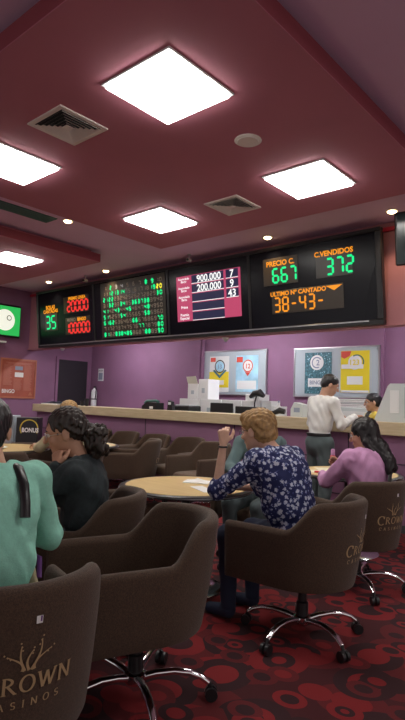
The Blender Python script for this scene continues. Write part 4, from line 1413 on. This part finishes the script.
def folds(a=.004):
    def f(X, Y, Z):
        return a * np.sin(38 * Z + 14 * X + 5 * np.sin(17 * Y + 9 * X)) * np.sin(13 * X - 11 * Y + 7 * Z) + a * .5 * np.sin(60 * Y + 41 * Z + 3 * np.sin(30 * X))
    return f
def strands(a=.004, f0=260):
    def f(X, Y, Z):
        return a * np.sin(f0 * (X * .8 + Y * .6) + 4 * np.sin(30 * Z + 12 * X)) * (0 * Z + 1) + a * .6 * np.sin(150 * (Y - X) + 60 * Z)
    return f
def top(t, P, m, upto=1.0, e=.012, vox=.007, fold=.004, name='shirt', collar=True, which='LR', zcut=None):
    F = Field(.02)
    P['torso'](F, e); P['arms'](F, e * .8, upto)
    for c_ in 'LR':
        if c_ not in which: pass
    # neck opening, cut around the neck
    F.cut(P['neck'] + np.array((0, .01, .055)), (.074, .072, .06))
    if zcut is not None: F.cutbelow(zcut)
    return F.obj(name, M[m], t, vox, folds(fold))
def bottoms(t, P, m, e=.010, vox=.010, ztop=None, name='trousers'):
    F = Field(.02)
    F.ell(P['pel'], (.165 * P['fat'] + e, .125 * P['fat'] + e, .125), P['RT'], .04)
    P['legs'](F, e, 1.0)
    return F.obj(name, M[m], t, vox, folds(.003))
def shoes(t, P, m='black', dirv=(0, 1)):
    for A_ in (P['LA'], P['RA']):
        F = Field(.02)
        d = np.array((dirv[0], dirv[1], 0.0))
        b = np.array((A_[0], A_[1], A_[2])) 
        F.cone(b + (0, 0, -.035), b + d * .15 + np.array((0, 0, -.052)), .043, .034, .02)
        F.cone(b + (0, 0, -.02), b + (0, 0, .01), .044, .040, .02)
        F.obj('shoe', M[m], t, .007)
def glasses(t, P, m='black'):
    h = P['h']; mb = MB()
    for s_ in (-1, 1):
        pts = [tuple(h(.032 * s_ + .022 * math.cos(a), .097 - .006 * abs(math.cos(a)), .001 + .017 * math.sin(a))) for a in [2 * PI * i / 16 for i in range(17)]]
        mb.tube(pts, .0018, 6)
        mb.tube([tuple(h(.054 * s_, .092, .006)), tuple(h(.074 * s_, .05, .006)), tuple(h(.080 * s_, -.005, .002)), tuple(h(.078 * s_, -.02, -.012))], .0017, 6)
    mb.tube([tuple(h(-.010, .099, .004)), tuple(h(.010, .099, .004))], .0018, 6)
    return mb.obj('glasses', M[m], t, smooth=True)

# --- woman in mint top, front left, seen from behind
t, P = person('woman in mint green top and dark bag strap, seen from behind at left edge', (-1.80, 1.00, 0), (-.99, .145),
    dict(neck=(.03, .17, 1.10), head=(.04, .27, 1.235), R=rot(yaw=-28, pitch=12), bust=1, fat=1.04,
         RE=(.29, .20, .80), RW=(.14, .50, .80), LE=(-.26, .30, .80), LW=(-.12, .55, .79), Rd=(-.5, .8, .0), Ld=(.4, .9, 0), hair='hairblack', hsc=1.04), vox=.007)
top(t, P, 'mint', .92, .016, .006, .0035, 'knit_top')
bottoms(t, P, 'navy'); shoes(t, P)
F = Field(.02, P['hsc']); h = P['h']; R = P['R']
F.ell(h(0, -.022, .034), (.086, .100, .090), R, .02); F.ell(h(0, -.06, -.03), (.072, .060, .070), R, .03)
F.cut(h(0, .10, -.045), (.085, .085, .075), R)
F.chain([h(0, -.10, -.02), h(-.01, -.14, -.07), h(-.03, -.165, -.15), h(-.06, -.14, -.23)], [.024, .026, .024, .014], .02)
F.obj('hair', M['hairblack'], t, .006, strands(.0025))
MB().tube([tuple(h(-.005, -.125, -.045)), tuple(h(.005, -.128, -.045))], .028, 10).obj('hair_tie', M['black'], t, smooth=True)
MB().tube([(.10, .27, 1.03), (.102, .18, 1.108), (.10, .09, 1.10), (.095, .020, 1.05), (.090, -.012, .99), (.085, -.03, .94)], .019, 10, .7).obj('bag_strap', M['black'], t, smooth=True)

tb = thing('shoulder_bag', 'beige shoulder bag with violet trim beside the mint woman in chair', 'bag', (-1.99, 1.23, .515), face_rz(-.99, .145))
F = Field(.02); F.ell((0, 0, .10), (.035, .13, .11), None, .02); F.ell((0, 0, .04), (.045, .14, .05), None, .02)
F.obj('body', M['beige'], tb, .007, folds(.003))
MB().tube([(.02, -.10, .15), (.045, -.04, .21), (.045, .04, .21), (.02, .10, .15)], .010, 8, .5).obj('handle', M['violet'], tb, smooth=True)

# --- curly-haired woman in charcoal
t, P = person('woman in charcoal sweater and glasses, dark curly ponytail, chin resting on her hand', (-2.47, 1.93, 0), (-.77, -.64),
    dict(neck=(-.005, .08, 1.02), hsc=1.08, head=(-.02, .17, 1.180), R=rot(yaw=12, pitch=16, roll=-6), bust=1, fat=1.06,
         LE=(-.22, .32, .80), LW=(-.135, .17, .995), Ld=(.35, .12, .9), Ln=(.7, -.5, -.2), Lcurl=(75, 80, 50), RE=(.24, .30, .80), RW=(.10, .52, .79), hair='hairblack'), vox=.006)
top(t, P, 'charcoal', .97, .018, .006, .007, 'sweater')
bottoms(t, P, 'navy'); shoes(t, P)
F = Field(.02, P['hsc']); h = P['h']; R = P['R']
F.ell(h(0, -.022, .040), (.084, .098, .086), R, .02)
F.ell(h(0, -.06, -.01), (.070, .055, .060), R, .03)
F.cut(h(0, .085, -.040), (.080, .085, .080), R)
F.ell(h(0, -.130, -.085), (.056, .046, .085), R, .02)
for q in range(70):
    a = rng.random() * 6.28; rr = .068 * rng.random() ** .5; zz = -.02 - .15 * rng.random()
    F.ell(h(rr * math.cos(a), -.135 + rr * math.sin(a) * .8 - .03 * abs(math.sin(zz * 20)), zz), (.016, .015, .018), None, .018)
F.cone(h(0, -.08, .02), h(0, -.13, -.03), .035, .03, .02)
F.obj('hair', M['hairbrown'], t, .006, strands(.0045, 210))
glasses(t, P, 'steel')
MB().tube([tuple(P['neck'] + np.array((-.085, .005, .035))), tuple(P['neck'] + np.array((-.12, .01, -.0)))], .008, 8).obj('strap', M['skin_fair'], t, smooth=True)

# --- woman in the flowered blouse
t, P = person('woman in navy flowered blouse with short blond hair, left hand raised', (-1.735, 2.93, 0), (-1, .0),
    dict(neck=(-.02, .16, 1.07), hsc=1.10, head=(-.03, .30, 1.195), R=rot(yaw=2, pitch=10), bust=1, fat=1.24, sw=.185,
         LE=(-.265, .43, .815), LW=(-.235, .415, 1.11), Ld=(.02, .02, 1), Ln=(.9, .5, 0), Lcurl=(55, 55, 30), RE=(.25, .34, .80), RW=(.08, .55, .79), hair='hairblond'), skin='skin_fair', vox=.006)
top(t, P, 'blouse', .10, .020, .006, .006, 'blouse')
bottoms(t, P, 'navy'); shoes(t, P, 'navy')
F = Field(.02, P['hsc']); h = P['h']; R = P['R']
F.ell(h(0, -.020, .046), (.092, .104, .084), R, .02)
F.ell(h(0, -.055, -.018), (.080, .066, .072), R, .03)
F.ell(h(0, .05, .085), (.060, .045, .035), R, .03)
F.cut(h(0, .105, -.045), (.078, .085, .088), R)
for s_ in (-1, 1): F.cut(h(.085 * s_, .005, -.03), (.022, .026, .035), R)
F.obj('hair', M['hairblond'], t, .006, strands(.0035, 200))
glasses(t, P)
w_ = P['LE'] + (P['LW'] - P['LE']) * .93
MB().lathe([(.028, w_[2] - .006), (.031, w_[2] - .004), (.031, w_[2] + .004), (.028, w_[2] + .006)], w_[0], w_[1], 20).obj('wristband', M['black'], t, smooth=True)

# --- woman in pink
t, P = person('woman in pink shirt with long black hair and glasses, marking cards', (-1.76, 4.00, 0), (-.90, .43),
    dict(neck=(0, .02, 1.02), hsc=1.04, head=(0.01, .08, 1.155), R=rot(yaw=34, pitch=14), bust=1, fat=1.05,
         RE=(.24, .26, .84), RW=(.10, .46, .86), Rd=(-.1, .8, .4), Rn=(-.8, .1, -.3), Rcurl=(50, 60, 40), LE=(-.24, .22, .78), LW=(-.10, .44, .80), Ld=(.5, .8, 0), hair='hairblack'), vox=.007)
top(t, P, 'pinkcloth', .75, .020, .007, .006, 'shirt')
bottoms(t, P, 'navy'); shoes(t, P)
F = Field(.02, P['hsc']); h = P['h']; R = P['R']
F.ell(h(0, -.020, .036), (.090, .102, .092), R, .02)
F.ell(h(0, -.070, -.08), (.080, .050, .11), R, .04)
for s_ in (-1, 1): F.chain([h(.070 * s_, .0, .03), h(.082 * s_, -.03, -.06), h(.075 * s_, -.06, -.16)], [.022, .028, .026], .02)
F.chain([h(0, -.09, -.12), h(-.01, -.12, -.22), h(-.03, -.13, -.30)], [.07, .06, .025], .03)
for q in range(16):
    a = rng.random() * 6.28
    F.ell(h(.06 * math.cos(a) - .02, -.12 + .05 * math.sin(a), -.22 - .07 * rng.random()), (.022, .020, .032), None, .008)
F.cut(h(0, .115, -.045), (.090, .092, .085), R)
F.obj('hair', M['hairblack'], t, .007, strands(.0025))
glasses(t, P)
MB().tube([(.10, .12, 1.075), (.125, -.0, 1.06), (.12, -.11, .98), (.06, -.155, .82)], .018, 8, .3).obj('bag_strap', M['black'], t, smooth=True)
# dauber in her hand
c_, s_ = math.cos(face_rz(-.90, .43)), math.sin(face_rz(-.90, .43))
hx, hy = .09, .565
t = thing('dauber_bottle', 'red and pink bingo dauber held over the cards by the woman in pink', 'dauber', (-1.76 + hx * c_ - hy * s_, 4.00 + hx * s_ + hy * c_, .855))
MB().lathe([(0, 0), (.022, 0), (.024, .01), (.024, .075), (.017, .085), (0, .085)], n=18).obj('bottle', M['daub'], t, smooth=True)
MB().lathe([(.0242, .025), (.0250, .025), (.0250, .060), (.0242, .060)], n=18).obj('label', M['paper'], t, smooth=True)
MB().lathe([(0, .085), (.019, .085), (.018, .13), (.012, .138), (0, .138)], n=18).obj('cap', M['pinkcloth'], t, smooth=True)

# --- man standing at the counter
t, P = person('man standing at the counter in white shirt and slate trousers', (-3.06, 5.58, 0), (.40, .92),
    dict(pelvis=(0, 0, .93), neck=(.02, .04, 1.45), head=(.07, .10, 1.60), R=rot(yaw=-30, pitch=24), sw=.18, fat=1.0,
         RE=(.27, .10, 1.15), RW=(.22, .34, 1.25), Rd=(.0, .9, .1), LE=(-.27, .10, 1.15), LW=(-.14, .34, 1.25), Ld=(.2, .9, .05),
         LK=(-.10, .03, .50), RK=(.10, .03, .50), LA=(-.11, -.02, .09), RA=(.11, -.02, .09), hair='hairblack'), vox=.008)
top(t, P, 'whitecloth', .90, .020, .008, .005, 'shirt', zcut=1.03)
F = Field(.02)
F.ell(P['pel'] + np.array((0, 0, .0)), (.168, .135, .15), None, .04); P['legs'](F, .022); F.obj('trousers', M['slate'], t, .010, folds(.003))
MB().lathe([(.155, 0), (.16, .005), (.16, .03), (.155, .035)], n=32).obj('belt', M['black'], t, smooth=True, loc=(0, .0, 1.015)).scale = (1, .80, 1)
shoes(t, P)
F = Field(.02, P['hsc']); h = P['h']; R = P['R']
F.ell(h(0, -.020, .040), (.083, .098, .084), R, .02); F.ell(h(0, -.06, -.015), (.068, .050, .055), R, .03)
F.cut(h(0, .105, -.045), (.085, .090, .085), R)
for s_ in (-1, 1): F.cut(h(.085 * s_, .0, -.035), (.022, .028, .035), R)
F.obj('hair', M['hairblack'], t, .007, strands(.002))

# --- clerk behind the counter
t, P = person('clerk in black and mustard uniform with dark ponytail behind the counter', (-2.93, 6.86, 0), (-.72, -.69),
    dict(pelvis=(0, 0, .72), neck=(0, .02, 1.28), head=(0, .05, 1.425), R=rot(yaw=-6, pitch=6), bust=1,
         LK=(-.10, .36, .66), RK=(.10, .36, .66), LA=(-.10, .30, .28), RA=(.10, .30, .28), RE=(.22, .10, 1.0), RW=(.12, .22, .90), LE=(-.22, .10, 1.0), LW=(-.12, .22, .90), hair='hairblack'), vox=.008)
top(t, P, 'uniform', .9, .018, .008, .003, 'blouse')
bottoms(t, P, 'navy'); shoes(t, P)
mb = Field(.01); mb.ell(P['pel'] + P['tilt'] * .80 + np.array((0, .055, 0)), (.060, .085, .15), P['RT'], .02); mb.obj('waistcoat_front', M['black'], t, .008)
F = Field(.01); F.cone(P['neck'] + np.array((-.05, .06, -.01)), P['neck'] + np.array((0, .105, -.06)), .014, .010); F.cone(P['neck'] + np.array((.05, .06, -.01)), P['neck'] + np.array((0, .105, -.06)), .014, .010)
F.obj('collar', M['whitecloth'], t, .006)
F = Field(.02, P['hsc']); h = P['h']; R = P['R']
F.ell(h(0, -.018, .036), (.082, .098, .086), R, .02); F.ell(h(0, -.05, -.02), (.074, .055, .055), R, .03)
F.cut(h(0, .095, -.045), (.085, .085, .088), R)
F.chain([h(0, -.11, .03), h(0, -.16, .0), h(0, -.18, -.10), h(0, -.17, -.19)], [.03, .036, .036, .018], .02)
F.obj('hair', M['hairblack'], t, .007, strands(.002))
glasses(t, P)
t2 = thing('clerk_stool', 'dark clerk stool hidden behind the counter', 'stool', (-2.93, 6.86, 0))
MB().lathe([(0, .53), (.17, .53), (.19, .55), (.18, .585), (0, .59)], n=28).obj('seat', M['black'], t2, smooth=True)
MB().lathe([(0, .0), (.22, .0), (.22, .02), (.03, .04), (.025, .53), (0, .53)], n=24).obj('pedestal', M['steel'], t2, smooth=True)

# --- person in grey jacket across the table
t, P = person('person in grey-green jacket across the honey table, head hidden by blond woman', (-2.77, 4.09, 0), (.2, -1),
    dict(neck=(0, .14, 1.07), head=(-.05, .20, 1.17), R=rot(pitch=15), fat=1.0, sw=.165, RE=(.20, .30, .80), RW=(.10, .42, .79), LE=(-.22, .30, .80), LW=(-.08, .42, .79), hair='hairbrown'), vox=.009)
top(t, P, 'greyjacket', .92, .024, .008, .008, 'jacket')
bottoms(t, P, 'slate'); shoes(t, P)
F = Field(.02, P['hsc']); h = P['h']; R = P['R']
F.ell(h(0, -.020, .038), (.080, .095, .080), R, .02); F.cut(h(0, .105, -.045), (.085, .090, .085), R)
F.obj('hair', M['hairbrown'], t, .009)

# --- blond person far behind the curly hair
t, P = person('blond person in beige sweater far behind the curly-haired woman, arm on table', (-5.06, 3.65, 0), (-1, -.25),
    dict(neck=(0, .04, 1.06), head=(0, .10, 1.20), R=rot(pitch=5), fat=1.05, LE=(-.22, .28, .80), LW=(.02, .50, .80), Ld=(.3, .9, 0), RE=(.24, .30, .81), RW=(.10, .56, .80), Rd=(-.2, .9, 0), hair='hairblond'), skin='skin_fair', vox=.009)
top(t, P, 'beige', .95, .022, .008, .006, 'sweater')
bottoms(t, P, 'slate'); shoes(t, P)
F = Field(.02, P['hsc']); h = P['h']; R = P['R']
F.ell(h(0, -.020, .044), (.092, .106, .088), R, .02); F.ell(h(0, -.06, -.06), (.085, .06, .09), R, .03); F.cut(h(0, .105, -.045), (.075, .090, .085), R)
F.obj('hair', M['hairblond'], t, .008, strands(.003, 200))
